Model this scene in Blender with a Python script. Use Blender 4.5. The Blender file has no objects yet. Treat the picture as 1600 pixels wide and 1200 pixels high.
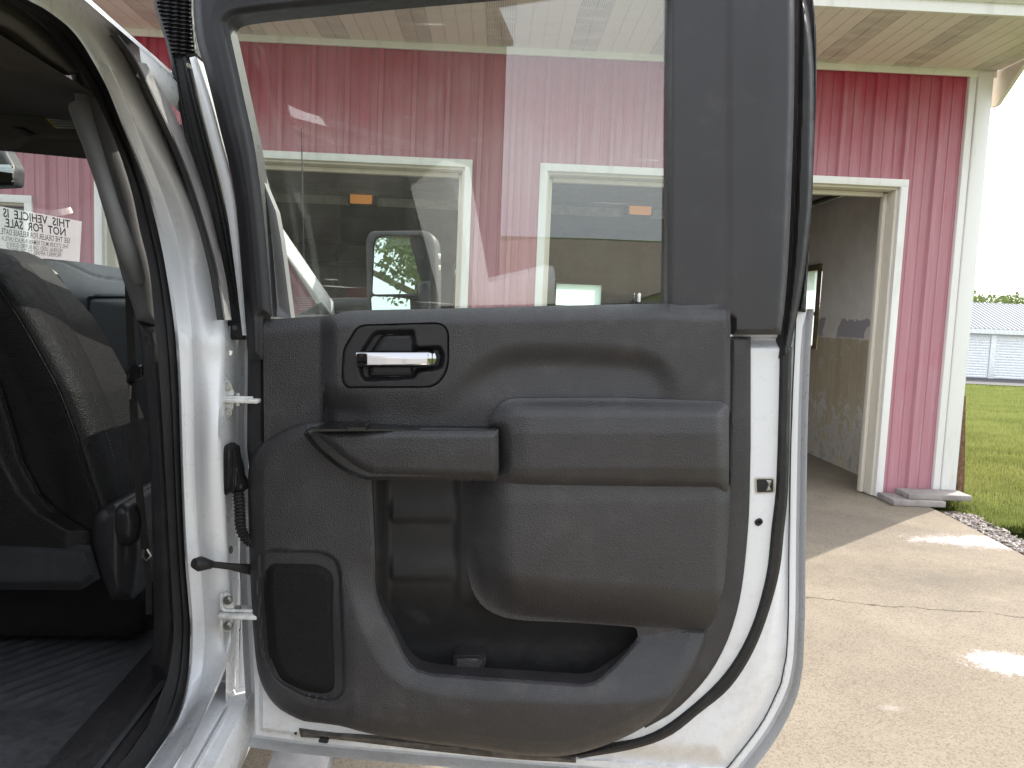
import bpy, bmesh, math, random
import numpy as np
R = math.radians
random.seed(4); rng = np.random.default_rng(7)
SC = bpy.context.scene
COL = SC.collection

# ------------------------------------------------------------------ camera
F = 1200.0; TH = R(5.02); RO = R(2.345); EYE = 1.5
CAM = np.array([0, 0, EYE])
_F = np.array([0, math.cos(TH), -math.sin(TH)]); _U0 = np.array([0, math.sin(TH), math.cos(TH)]); _R0 = np.array([1., 0, 0])
_R = _R0 * math.cos(RO) + _U0 * math.sin(RO); _U = _U0 * math.cos(RO) - _R0 * math.sin(RO)
from mathutils import Matrix, Vector
cd = bpy.data.cameras.new('camera'); cam = bpy.data.objects.new('camera', cd); COL.objects.link(cam)
cd.sensor_width = 36; cd.lens = 36 * F / 1600; cd.clip_start = 0.05; cd.clip_end = 3000
cam.matrix_world = Matrix(((_R[0], _U[0], -_F[0], 0), (_R[1], _U[1], -_F[1], 0), (_R[2], _U[2], -_F[2], EYE), (0, 0, 0, 1)))
SC.camera = cam

# ------------------------------------------------------------------ sky, sun, exposure
SUN_AZ = R(46.7); SUN_EL = R(32)          # clockwise from +Y
world = bpy.data.worlds.new('World'); SC.world = world; world.use_nodes = True
wn = world.node_tree.nodes; wl = world.node_tree.links
sky = wn.new('ShaderNodeTexSky'); sky.sky_type = 'NISHITA'; sky.sun_disc = False
sky.sun_elevation = SUN_EL; sky.sun_rotation = SUN_AZ; sky.dust_density = 4.0; sky.air_density = 1.0; sky.ozone_density = 1.0; sky.altitude = 200
hs = wn.new('ShaderNodeHueSaturation'); hs.inputs['Saturation'].default_value = .35   # thin bright haze
mxw = wn.new('ShaderNodeMix'); mxw.data_type = 'RGBA'; mxw.inputs[0].default_value = .72; mxw.inputs[7].default_value = (5.3, 5.6, 6.1, 1)   # even white haze veil
wl.new(sky.outputs[0], hs.inputs['Color']); wl.new(hs.outputs[0], mxw.inputs[6]); wl.new(mxw.outputs[2], wn['Background'].inputs[0]); wn['Background'].inputs[1].default_value = 0.15
sd_ = bpy.data.lights.new('sun', 'SUN'); sun = bpy.data.objects.new('sun', sd_); COL.objects.link(sun)
sd_.energy = 2.6; sd_.angle = R(0.6); sd_.color = (1, .94, .84)
_s = Vector((math.sin(SUN_AZ) * math.cos(SUN_EL), math.cos(SUN_AZ) * math.cos(SUN_EL), math.sin(SUN_EL)))
sun.rotation_euler = _s.to_track_quat('Z', 'Y').to_euler(); sun.location = _s * 60
SC.view_settings.view_transform = 'Standard'; SC.view_settings.look = 'None'
SC.view_settings.exposure = 1.5; SC.view_settings.gamma = 1
SC.render.engine = 'CYCLES'
SC.cycles.use_denoising = True
SC.cycles.max_bounces = 12; SC.cycles.transparent_max_bounces = 16; SC.cycles.caustics_reflective = False; SC.cycles.caustics_refractive = False
SC.cycles.sample_clamp_indirect = 6

# ------------------------------------------------------------------ measuring helpers (pixel of the 1600x1200 photo + a real depth -> point)
def ray(px, py):
    px = np.asarray(px, float)[..., None]; py = np.asarray(py, float)[..., None]
    return _F + _R * ((px - 800) / F) + _U * ((600 - py) / F)
def at_y(px, py, y):
    d = ray(px, py); return CAM + d * (np.asarray(y) / d[..., 1])[..., None]
def at_z(px, py, z):
    d = ray(px, py); return CAM + d * ((z - EYE) / d[..., 2])[..., None]
def on_plane(px, py, p0, n):
    d = ray(px, py); return CAM + d * (((np.asarray(p0) - CAM) @ n) / (d @ n))[..., None]
TA = R(5.0)
TF = np.array([-math.sin(TA), math.cos(TA), 0]); TO = np.array([math.cos(TA), math.sin(TA), 0])
H0 = at_y(388, 760, 1.47); H0[2] = 0
def t2w(u, w, z):
    u = np.asarray(u, float)[..., None]; w = np.asarray(w, float)[..., None]; z = np.asarray(z, float)[..., None]
    return H0 + TF * u + TO * w + np.array([0, 0, 1.]) * z
def w2t(p): q = np.asarray(p) - H0; return np.stack([q @ TF, q @ TO, q[..., 2]], -1)
BELT = 1.44; TUM = .30
def wside(z): return -TUM * np.maximum(0, np.asarray(z) - BELT)
def trk(px, py, inb=0.):
    px = np.asarray(px, float); py = np.asarray(py, float); inb = np.asarray(inb, float)
    d = ray(px, py); s = ((H0 - CAM) @ TO - inb) / (d @ TO); p = CAM + d * s[..., None]
    n = TO + np.array([0, 0, TUM]); s2 = ((H0 - CAM) @ TO - inb + TUM * (BELT - EYE)) / (d @ n); p2 = CAM + d * s2[..., None]
    return np.where((p[..., 2] > BELT)[..., None], p2, p)
def tru(px, py, u): return on_plane(px, py, t2w(u, 0, 0), TF)
G0 = at_z(1414, 778, 0.); PS = R(-1.325)
BT = np.array([math.cos(PS), -math.sin(PS), 0]); BN = np.array([math.sin(PS), math.cos(PS), 0])
def b2w(a, b, z):
    a = np.asarray(a, float)[..., None]; b = np.asarray(b, float)[..., None]; z = np.asarray(z, float)[..., None]
    return G0 + BT * a + BN * b + np.array([0, 0, 1.]) * z
def wall(px, py, b=0.):
    q = on_plane(px, py, G0 + BN * b, BN) - G0; return q @ BT, q[..., 2]
def sst(a, b, x):
    t = np.clip((x - a) / (b - a), 0, 1); return t * t * (3 - 2 * t)

# ------------------------------------------------------------------ materials
MATS = {}
class NT:
    def __init__(s, name):
        s.m = bpy.data.materials.new(name); s.m.use_nodes = True; s.t = s.m.node_tree; s.n = s.t.nodes; s.p = s.n['Principled BSDF']; s.out = s.n['Material Output']
        s.tc = s.n.new('ShaderNodeTexCoord')
    def link(s, a, b): s.t.links.new(a, b)
    def set(s, k, v):
        if isinstance(v, bpy.types.NodeSocket): s.link(v, s.p.inputs[k])
        else: s.p.inputs[k].default_value = v if not (isinstance(v, tuple) and len(v) == 3) else (*v, 1)
    def vec(s, src='Object', scale=(1, 1, 1), loc=(0, 0, 0), rot=(0, 0, 0)):
        if src == 'World':
            g = s.n.new('ShaderNodeNewGeometry'); o = g.outputs['Position']
        else: o = s.tc.outputs[src]
        mp = s.n.new('ShaderNodeMapping'); mp.inputs['Scale'].default_value = scale; mp.inputs['Location'].default_value = loc; mp.inputs['Rotation'].default_value = rot
        s.link(o, mp.inputs[0]); return mp.outputs[0]
    def noise(s, vec, scale, detail=3, rough=.55, dist=0):
        n = s.n.new('ShaderNodeTexNoise'); n.inputs['Scale'].default_value = scale; n.inputs['Detail'].default_value = detail; n.inputs['Roughness'].default_value = rough; n.inputs['Distortion'].default_value = dist
        s.link(vec, n.inputs['Vector']); return n.outputs['Fac']
    def voro(s, vec, scale, out='Distance', feat='F1'):
        n = s.n.new('ShaderNodeTexVoronoi'); n.feature = feat; n.inputs['Scale'].default_value = scale; s.link(vec, n.inputs['Vector']); return n.outputs[out]
    def math(s, op, a, b=None, c=None):
        n = s.n.new('ShaderNodeMath'); n.operation = op
        for i, v in enumerate((a, b, c)):
            if v is None: continue
            if isinstance(v, bpy.types.NodeSocket): s.link(v, n.inputs[i])
            else: n.inputs[i].default_value = v
        return n.outputs[0]
    def ramp(s, fac, lo, hi, a=0., b=1.):
        n = s.n.new('ShaderNodeMapRange'); n.interpolation_type = 'SMOOTHSTEP'
        s.link(fac, n.inputs[0]); n.inputs[1].default_value = lo; n.inputs[2].default_value = hi; n.inputs[3].default_value = a; n.inputs[4].default_value = b; return n.outputs[0]
    def mix(s, fac, a, b):
        n = s.n.new('ShaderNodeMix'); n.data_type = 'RGBA'
        for i, v in ((0, fac), (6, a), (7, b)):
            if isinstance(v, bpy.types.NodeSocket): s.link(v, n.inputs[i])
            elif i == 0: n.inputs[i].default_value = v
            else: n.inputs[i].default_value = (*v, 1)
        return n.outputs[2]
    def xyz(s, vec):
        n = s.n.new('ShaderNodeSeparateXYZ'); s.link(vec, n.inputs[0]); return n.outputs
    def bump(s, h, strength=.3, dist=.001, prev=None):
        n = s.n.new('ShaderNodeBump'); n.inputs['Strength'].default_value = strength; n.inputs['Distance'].default_value = dist
        s.link(h, n.inputs['Height'])
        if prev: s.link(prev, n.inputs['Normal'])
        return n.outputs[0]

def plastic(name, col, rough=.55, grain=450, gs=.35, var=.12, spec=.4, dust=.0):
    s = NT(name); v = s.vec('World')
    big = s.noise(v, 7, 4); fine = s.noise(v, 60, 3)
    c2 = tuple(min(1, x * (1 + var * 2)) for x in col); c1 = tuple(x * (1 - var) for x in col)
    c = s.mix(s.ramp(s.math('ADD', s.math('MULTIPLY', big, .7), s.math('MULTIPLY', fine, .3)), .3, .7), c1, c2)
    if dust > 0:
        d = s.math('MULTIPLY', s.ramp(s.noise(v, 14, 6, .7), .52, .75), dust); c = s.mix(d, c, (.22, .2, .18))
        sp = s.math('MULTIPLY', s.ramp(s.voro(v, 90), .06, .02), .35); c = s.mix(s.math('MULTIPLY', sp, s.ramp(s.noise(v, 30), .6, .7)), c, (.4, .38, .35))
    s.set('Base Color', c); s.set('Roughness', s.ramp(fine, .2, .8, rough - .07, rough + .08)); s.set('Specular IOR Level', spec)
    if grain:
        vv = s.voro(v, grain, 'Distance'); g = s.bump(vv, gs, .0010); s.set('Normal', g)
    return s.m
def paint(name, col=(.8, .81, .82), rough=.25, dirt=.4, coat=.5):
    s = NT(name); v = s.vec('World')
    d1 = s.noise(v, 5, 6, .65); d2 = s.noise(v, 38, 5, .7); z = s.xyz(v)[2]
    low = s.ramp(z, 1.25, .62)
    k = s.math('MULTIPLY', s.ramp(s.math('ADD', s.math('MULTIPLY', d1, .5), s.math('MULTIPLY', d2, .5)), .45, .68), s.math('MULTIPLY_ADD', low, dirt, dirt * .12))
    c = s.mix(k, col, (.42, .39, .34))
    sp = s.math('MULTIPLY', s.ramp(s.voro(v, 55), .055, .02), s.ramp(s.noise(v, 9), .54, .6)); c = s.mix(s.math('MULTIPLY', sp, s.math('MULTIPLY_ADD', low, .7, .05)), c, (.08, .07, .06))
    s.set('Base Color', c); s.set('Roughness', s.ramp(d2, .3, .8, rough, rough + .2)); s.set('Coat Weight', coat); s.set('Coat Roughness', .12)
    s.set('Normal', s.bump(s.noise(v, 9, 2), .05, .004)); return s.m
def simple(name, col, rough=.5, metal=0., bump=0, bs=80, var=.15, nscale=12):
    s = NT(name); v = s.vec('World'); n = s.noise(v, nscale, 5, .6)
    c1 = tuple(x * (1 - var) for x in col); c2 = tuple(min(1, x * (1 + var)) for x in col)
    s.set('Base Color', s.mix(s.ramp(n, .3, .7), c1, c2)); s.set('Roughness', rough); s.set('Metallic', metal)
    if bump: s.set('Normal', s.bump(s.noise(v, bs, 4), bump, .002))
    return s.m
def glass(name, tint=(.9, .95, .93), ior=1.5, dust=.0, dcol=(.6, .6, .56), scratch=False):
    s = NT(name); s.n.remove(s.p)
    tr = s.n.new('ShaderNodeBsdfTransparent'); tr.inputs[0].default_value = (*tint, 1)
    gl = s.n.new('ShaderNodeBsdfGlossy'); gl.inputs['Roughness'].default_value = .0; gl.inputs[0].default_value = (1, 1, 1, 1)
    fr = s.n.new('ShaderNodeFresnel'); gm = s.n.new('ShaderNodeNewGeometry'); mr = s.n.new('ShaderNodeMapRange'); s.link(gm.outputs['Backfacing'], mr.inputs[0]); mr.inputs[3].default_value = ior; mr.inputs[4].default_value = 1 / ior; s.link(mr.outputs[0], fr.inputs[0])
    mx = s.n.new('ShaderNodeMixShader'); s.link(fr.outputs[0], mx.inputs[0]); s.link(tr.outputs[0], mx.inputs[1]); s.link(gl.outputs[0], mx.inputs[2]); o = mx.outputs[0]
    if dust > 0:
        v = s.vec('World'); df = s.n.new('ShaderNodeBsdfTranslucent'); df.inputs[0].default_value = (*dcol, 1)
        d0 = s.n.new('ShaderNodeBsdfDiffuse'); d0.inputs[0].default_value = (*dcol, 1); ad = s.n.new('ShaderNodeMixShader'); s.link(df.outputs[0], ad.inputs[1]); s.link(d0.outputs[0], ad.inputs[2])
        a = s.ramp(s.noise(v, 6, 6, .7), .3, .8, dust * .5, dust * 1.5)
        sp = s.math('MULTIPLY', s.ramp(s.voro(v, 140), .05, .02), s.ramp(s.noise(v, 23), .66, .72)); a = s.math('MAXIMUM', a, s.math('MULTIPLY', sp, .3))
        if scratch:
            w = s.vec('World', (3, 1, 130), rot=(0, R(7), 0)); st = s.math('MULTIPLY', s.ramp(s.noise(w, 1.0, 2, .5), .70, .73), s.ramp(s.noise(v, 5), .5, .6)); a = s.math('MAXIMUM', a, s.math('MULTIPLY', st, .22))
        m2 = s.n.new('ShaderNodeMixShader'); s.link(a, m2.inputs[0]); s.link(o, m2.inputs[1]); s.link(ad.outputs[0], m2.inputs[2]); o = m2.outputs[0]
    s.link(o, s.out.inputs[0]); return s.m

M = {}
M['panel'] = plastic('charcoal_door_plastic', (.0250, .0236, .0256), .44, 430, .8, .14, .55, .10)
M['soft'] = plastic('soft_black_vinyl', (.0275, .0260, .0280), .45, 360, .9, .12, .55, .06)
M['trim'] = plastic('smooth_charcoal_trim', (.0240, .0226, .0250), .42, 900, .15, .06, .5, .06)
M['frame'] = plastic('black_shaded_frame_plastic', (.0125, .0122, .0140), .45, 900, .15, .06, .4, .05)  # darker copy of trim plastic, the window frame's shade put into its colour
M['gloss'] = plastic('satin_black_plastic', (.009, .009, .010), .30, 0, 0, .05, .5)
M['rubber'] = plastic('black_rubber', (.014, .0135, .014), .55, 700, .2, .2, .35, .06)
M['grille'] = plastic('black_speaker_mesh', (.016, .016, .016), .5, 0, 0, .1)
M['leather'] = plastic('black_leather', (.013, .0125, .013), .52, 260, .8, .1, .22, .02)
M['cloth'] = plastic('charcoal_cloth', (.034, .034, .037), .9, 600, .6, .2, .2)
M['liner'] = plastic('dark_headliner', (.075, .070, .064), .9, 500, .3, .1, .1)
M['pillar'] = plastic('grey_pillar_plastic', (.15, .148, .15), .55, 500, .25, .08, .4)
M['mat'] = plastic('rubber_floor_mat', (.055, .055, .06), .5, 300, .2, .25, .4, .10)
M['dash'] = plastic('dark_dash_plastic', (.048, .050, .052), .5, 500, .25, .1, .4)
M['white'] = paint('white_car_paint', (.70, .71, .73))
M['applique'] = plastic('textured_pillar_film', (.17, .155, .155), .35, 200, .6, .25, .6)
M['seam'] = simple('dark_seam', (.012, .012, .012), .8)
M['dirty'] = simple('dirty_bottom_seal', (.085, .075, .065), .8, 0, .4, 60, .5, 30)
M['board'] = simple('grey_running_board', (.070, .073, .082), .65, 0, .25, 130, .2, 20)
_c = NT('chrome'); _c.set('Base Color', (.40, .40, .42)); _c.set('Metallic', 1.); _c.set('Roughness', .06); M['chrome'] = _c.m
M['metal'] = simple('zinc_plated_steel', (.5, .49, .46), .35, 1., .1, 60, .2)
M['bolt'] = simple('white_painted_steel', (.62, .62, .6), .35, 0, .1, 90, .2, 60)
_c = NT('mirror_glass'); _c.set('Base Color', (.86, .92, .9)); _c.set('Metallic', 1.); _c.set('Roughness', .01); M['mirror'] = _c.m
M['glass'] = glass('tinted_side_glass', (.90, .94, .91), 1.68, .02, scratch=True)
M['wsglass'] = glass('windshield_glass', (.86, .92, .90), 1.5, .03)
M['dkglass'] = glass('dark_side_glass', (.48, .49, .49), 1.5, .02)

# ------------------------------------------------------------------ object helpers
def tag(o, label=None, cat=None, group=None, kind=None):
    for k, v in (('label', label), ('category', cat), ('group', group), ('kind', kind)):
        if v: o[k] = v
    return o
def empty(name, loc=(0, 0, 0), parent=None):
    o = bpy.data.objects.new(name, None); COL.objects.link(o); o.location = loc
    if parent: o.parent = parent
    return o
def link(name, me, mat, parent=None, smooth=40):
    if mat is not None and not me.materials: me.materials.append(mat)
    o = bpy.data.objects.new(name, me); COL.objects.link(o)
    if smooth: me.shade_smooth(); me.set_sharp_from_angle(angle=R(smooth))
    if parent is not None:
        o.parent = parent
        p = parent; loc = Vector((0, 0, 0))
        while p: loc += p.location; p = p.parent
        o.location = -loc
    return o
def mesh(name, v, f):
    me = bpy.data.meshes.new(name); me.from_pydata([tuple(map(float, x)) for x in v], [], [tuple(map(int, x)) for x in f]); me.update(); return me
class MB:
    def __init__(s): s.v = []; s.f = []
    def add(s, v, f):
        b = len(s.v); s.v += [tuple(map(float, x)) for x in v]; s.f += [tuple(int(i) + b for i in q) for q in f]; return s
    def box(s, lo, hi, fn=None, bev=.0):
        (x0, y0, z0), (x1, y1, z1) = lo, hi
        if bev <= 0:
            v = [(x, y, z) for z in (z0, z1) for y in (y0, y1) for x in (x0, x1)]
            f = [(0, 2, 3, 1), (4, 5, 7, 6), (0, 1, 5, 4), (2, 6, 7, 3), (0, 4, 6, 2), (1, 3, 7, 5)]
        else:
            bm = bmesh.new(); bmesh.ops.create_cube(bm, size=1)
            for q in bm.verts: q.co = Vector((x0 + (q.co.x + .5) * (x1 - x0), y0 + (q.co.y + .5) * (y1 - y0), z0 + (q.co.z + .5) * (z1 - z0)))
            bmesh.ops.bevel(bm, geom=bm.edges[:], offset=bev, segments=2, affect='EDGES', profile=.5)
            bm.verts.index_update(); v = [tuple(q.co) for q in bm.verts]; f = [[q.index for q in fc.verts] for fc in bm.faces]; bm.free()
        if fn: v = [fn(*q) for q in v]
        return s.add(v, f)
    def prism(s, poly, a, b, fn):
        n = len(poly); v = [fn(p, a) for p in poly] + [fn(p, b) for p in poly]
        f = [tuple(range(n))[::-1], tuple(range(n, 2 * n))] + [(i, (i + 1) % n, n + (i + 1) % n, n + i) for i in range(n)]
        return s.add(v, f)
    def tube(s, pts, rad, seg=10, caps=True, flat=1., up=None):
        pts = [np.asarray(p, float) for p in pts]; n = len(pts); rad = [rad] * n if np.isscalar(rad) else rad
        v = []; prev = None
        for i in range(n):
            t = pts[min(i + 1, n - 1)] - pts[max(i - 1, 0)]; t = t / (np.linalg.norm(t) + 1e-9)
            if prev is None:
                a = np.array(up if up is not None else ((0, 0, 1.) if abs(t[2]) < .9 else (1., 0, 0))); x = a - t * (a @ t)
            else: x = prev - t * (prev @ t)
            x /= np.linalg.norm(x) + 1e-9; prev = x; y = np.cross(t, x)
            for k in range(seg):
                q = 2 * math.pi * k / seg; v.append(pts[i] + x * math.cos(q) * rad[i] + y * math.sin(q) * rad[i] * flat)
        f = [(i * seg + k, i * seg + (k + 1) % seg, (i + 1) * seg + (k + 1) % seg, (i + 1) * seg + k) for i in range(n - 1) for k in range(seg)]
        if caps: f += [tuple(range(seg))[::-1], tuple(range((n - 1) * seg, n * seg))]
        return s.add(v, f)
    def build(s, name, mat, parent=None, smooth=40): return link(name, mesh(name, s.v, s.f), mat, parent, smooth)

def spline(pts, n):
    p = np.asarray(pts, float); p = np.vstack([2 * p[0] - p[1], p, 2 * p[-1] - p[-2]]); out = []
    for i in range(1, len(p) - 2):
        t = np.linspace(0, 1, 16, endpoint=False)[:, None]; a, b, c, d = p[i - 1], p[i], p[i + 1], p[i + 2]
        out.append(.5 * ((2 * b) + (-a + c) * t + (2 * a - 5 * b + 4 * c - d) * t ** 2 + (-a + 3 * b - 3 * c + d) * t ** 3))
    q = np.vstack(out + [p[-2:-1]]); L = np.r_[0, np.cumsum(np.linalg.norm(np.diff(q, axis=0), axis=1))]
    s = np.linspace(0, L[-1], n); return np.stack([np.interp(s, L, q[:, k]) for k in range(q.shape[1])], 1)
def rnd(pts, n=6):
    out = []; m = len(pts)
    for i, p in enumerate(pts):
        r = p[2] if len(p) > 2 else 0; b = np.array(p[:2], float)
        if r <= 0: out.append(b); continue
        a = np.array(pts[i - 1][:2], float) - b; c = np.array(pts[(i + 1) % m][:2], float) - b
        a = b + a / np.linalg.norm(a) * min(r, np.linalg.norm(a) * .49); c = b + c / np.linalg.norm(c) * min(r, np.linalg.norm(c) * .49)
        for t in np.linspace(0, 1, n): out.append(a * (1 - t) ** 2 + 2 * b * t * (1 - t) + c * t * t)
    return np.array(out)
def cat(*segs): return np.vstack([np.asarray(s, float) for s in segs])
def sdf(poly, X, Y):
    poly = np.asarray(poly, float); best = np.full(X.shape, 1e18); nx = np.zeros_like(X); ny = np.zeros_like(X); ins = np.zeros(X.shape, bool); n = len(poly)
    for i in range(n):
        ax, ay = poly[i]; bx, by = poly[(i + 1) % n]; dx, dy = bx - ax, by - ay; L = dx * dx + dy * dy
        if L < 1e-12: continue
        t = np.clip(((X - ax) * dx + (Y - ay) * dy) / L, 0, 1); qx = ax + t * dx; qy = ay + t * dy; d = (X - qx) ** 2 + (Y - qy) ** 2
        m = d < best; best = np.where(m, d, best); nx = np.where(m, qx, nx); ny = np.where(m, qy, ny)
        if dy != 0: c = ((ay > Y) != (by > Y)) & (X < dx * (Y - ay) / dy + ax); ins ^= c
    d = np.sqrt(best); return np.where(ins, -d, d), nx, ny
def sd(poly, X, Y): return sdf(poly, X, Y)[0]
DOORY = 1.45
def door_pos(px, py, h): return at_y(px, py, DOORY - h)
DOOR_BACK = np.array([0, 1., 0])
def relief(name, poly, hf, back, sp, mat, parent, pos=door_pos, backdir=DOOR_BACK, holes=(), smooth=38, skirt=True):
    """moulded piece: outline in measured px, height above its mounting plane from hf(px, py, inset)"""
    poly = np.asarray(poly, float); x0, y0 = poly.min(0) - sp; x1, y1 = poly.max(0) + sp
    gx = np.arange(x0, x1 + sp, sp); gy = np.arange(y0, y1 + sp, sp); X, Y = np.meshgrid(gx, gy)
    S, NX, NY = sdf(poly, X, Y)
    for h in holes:
        s2, a, b = sdf(h, X, Y); m = -s2 > S; S = np.where(m, -s2, S); NX = np.where(m, a, NX); NY = np.where(m, b, NY)
    ins = S < 0; q = ins[:-1, :-1] | ins[1:, :-1] | ins[:-1, 1:] | ins[1:, 1:]
    PX = np.where(ins, X, NX); PY = np.where(ins, Y, NY); D = np.where(ins, -S, 0.)
    H = np.array(np.broadcast_to(hf(PX, PY, D) if callable(hf) else hf, PX.shape), float); P = pos(PX, PY, H)
    ny_, nx_ = X.shape; idx = np.arange(ny_ * nx_).reshape(ny_, nx_); r, c = np.nonzero(q)
    fa = np.stack([idx[r, c], idx[r + 1, c], idx[r + 1, c + 1], idx[r, c + 1]], 1)
    used = np.unique(fa); remap = np.full(ny_ * nx_, -1); remap[used] = np.arange(len(used)); fa = remap[fa]; V = P.reshape(-1, 3)[used]; Hh = np.asarray(H).reshape(-1)[used]
    F_ = [tuple(x) for x in fa]
    if skirt:
        for pl in (poly, *[np.asarray(h, float) for h in holes]):
            q = []
            for i in range(len(pl)):
                e = pl[(i + 1) % len(pl)] - pl[i]; L = np.linalg.norm(e)
                if L > 1e-6: q += [pl[i] + e * t for t in np.linspace(0, 1, max(1, int(L / (sp * 1.5))) , endpoint=False)]
            q = np.array(q); hh = np.array(np.broadcast_to(hf(q[:, 0], q[:, 1], np.zeros(len(q))) if callable(hf) else hf, (len(q),)), float)
            top = pos(q[:, 0], q[:, 1], hh); bot = top + (hh - back)[:, None] * backdir; n = len(q); b0 = len(V); V = np.vstack([V, top, bot])
            ok = np.ones(n, bool) if pl is poly else sd(poly, q[:, 0], q[:, 1]) < .5      # a hole may run past the outline
            F_ += [(b0 + i, b0 + n + i, b0 + n + (i + 1) % n, b0 + (i + 1) % n) for i in range(n) if ok[i] and ok[(i + 1) % n]]
    return link(name, mesh(name, V, F_), mat, parent, smooth)
def loft(name, rails, mat, parent, closed=False, smooth=50):
    n = len(rails[0]); k = len(rails); v = np.vstack(rails); f = []
    for j in range(k - (0 if closed else 1)):
        j2 = (j + 1) % k
        for i in range(n - 1): f.append((j * n + i, j * n + i + 1, j2 * n + i + 1, j2 * n + i))
    return link(name, mesh(name, v, f), mat, parent, smooth)
def sweep(name, prof, path, mat, parent, fn, closed=False, smooth=40):
    """prof: list of (p,q); path: list of s; fn(s,p,q)->xyz"""
    return loft(name, [np.array([fn(s, p, q) for s in path]) for p, q in prof], mat, parent, closed, smooth)

# ================================================================== GROUND
def driveway_mat():
    s = NT('aged_concrete'); v = s.vec('World'); p = s.xyz(v)
    big = s.noise(v, .55, 4, .6, .4); mid = s.noise(v, 3.2, 5, .65); agg = s.voro(v, 150, 'Color'); ag = s.xyz(agg)[0]; fine = s.noise(v, 160, 2, .7)
    base = s.mix(s.ramp(s.math('ADD', s.math('MULTIPLY', big, .65), s.math('MULTIPLY', mid, .35)), .36, .66), (.245, .206, .160), (.340, .288, .222))
    base = s.mix(s.math('MULTIPLY', s.ramp(big, .52, .62), .35), base, (.13, .115, .105))
    base = s.mix(s.math('MULTIPLY', s.ramp(ag, .55, 1.0), .4), base, (.34, .295, .225)); base = s.mix(s.math('MULTIPLY', s.ramp(ag, .38, .05), .4), base, (.10, .077, .054))
    base = s.mix(s.math('MULTIPLY', s.ramp(fine, .58, .75), .4), base, (.13, .11, .09))
    # cracks
    n1 = s.noise(v, 2.6, 4, .6); cr = s.math('ABSOLUTE', s.math('ADD', s.math('SUBTRACT', p[1], s.math('MULTIPLY_ADD', p[0], -.17, 4.48)), s.math('MULTIPLY_ADD', n1, .28, -.14)))
    crm = s.math('MULTIPLY', s.ramp(cr, .012, .003), s.ramp(s.noise(v, 6, 3), .32, .5)); base = s.mix(s.math('MULTIPLY', crm, .75), base, (.06, .05, .04))
    # control joint along the building
    # white scale blooms with ragged edges
    def bloom(cx, cy, rx, ry, k, soft=.25):
        dx = s.math('DIVIDE', s.math('SUBTRACT', p[0], cx), rx); dy = s.math('DIVIDE', s.math('SUBTRACT', p[1], cy), ry)
        r = s.math('SQRT', s.math('ADD', s.math('MULTIPLY', dx, dx), s.math('MULTIPLY', dy, dy)))
        r = s.math('ADD', r, s.math('ADD', s.math('MULTIPLY_ADD', s.noise(v, 9, 8, .8), 2.0, -1.0), s.math('MULTIPLY_ADD', s.noise(v, 75, 3, .7), 1.3, -.65))); return s.math('MULTIPLY', s.ramp(r, 1.0 + soft * .3, 1. - soft), k)
    for a in BLOOMS: base = s.mix(s.math('MULTIPLY', bloom(*a), s.ramp(s.noise(v, 70, 3, .7), .3, .55, .55, 1.)), base, (.50, .45, .43))
    for a in STAINS: base = s.mix(bloom(*a), base, (.105, .092, .082))
    # oil-dark drips
    sp = s.math('MULTIPLY', s.ramp(s.voro(v, 3.1), .05, .025), .5); base = s.mix(sp, base, (.09, .075, .06))
    s.set('Base Color', base); s.set('Roughness', .95); s.set('Specular IOR Level', .08)
    s.set('Normal', s.bump(ag, .35, .003, s.bump(mid, .2, .01))); return s.m
_b1 = at_z(1560, 1035, 0.); _b2 = at_z(1545, 846, 0.); _b3 = at_z(1390, 1106, 0.)
BLOOMS = [(_b1[0] + .04, _b1[1], .20, .13, .95), (_b2[0] + .35, _b2[1] - .02, .95, .20, .95), (_b3[0], _b3[1], .05, .03, .35, .8)]
_s1 = at_z(1500, 905, 0.); _s2 = at_z(1330, 1000, 0.); STAINS = [(_s1[0], _s1[1], 1.1, .34, .42, 1.2), (_s2[0], _s2[1], .5, .5, .18, 1.4)]
DRIVE = driveway_mat()
EDGE0 = at_z(1482, 806, 0.); EDGE1 = at_z(1600, 868, 0.)      # driveway edge against the gravel
ed = (EDGE1 - EDGE0)[:2]; ed /= np.linalg.norm(ed)
def edge_pt(k): return EDGE0[:2] + ed * k
me = mesh('driveway', [(-60, -500, 0), (edge_pt(24)[0] + 150, -500, 0), (edge_pt(24)[0], edge_pt(24)[1], 0), (edge_pt(2)[0], edge_pt(2)[1], 0), (EDGE0[0], EDGE0[1], 0), (EDGE0[0], 7.5, 0), (EDGE0[0] - .1, 16, 0), (-30, 16, 0)], [range(8)])
drive = link('driveway', me, DRIVE, None, 0); tag(drive, 'worn tan concrete driveway with cracks and white scale', 'driveway', kind='structure')
mb = MB()   # driveway slab edge
for a, b in ((edge_pt(-.02), edge_pt(24)),):
    mb.add([(a[0], a[1], 0), (b[0], b[1], 0), (b[0], b[1], -.14), (a[0], a[1], -.14)], [(0, 3, 2, 1)])
mb.build('slab_edge', DRIVE, drive, 0)

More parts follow.
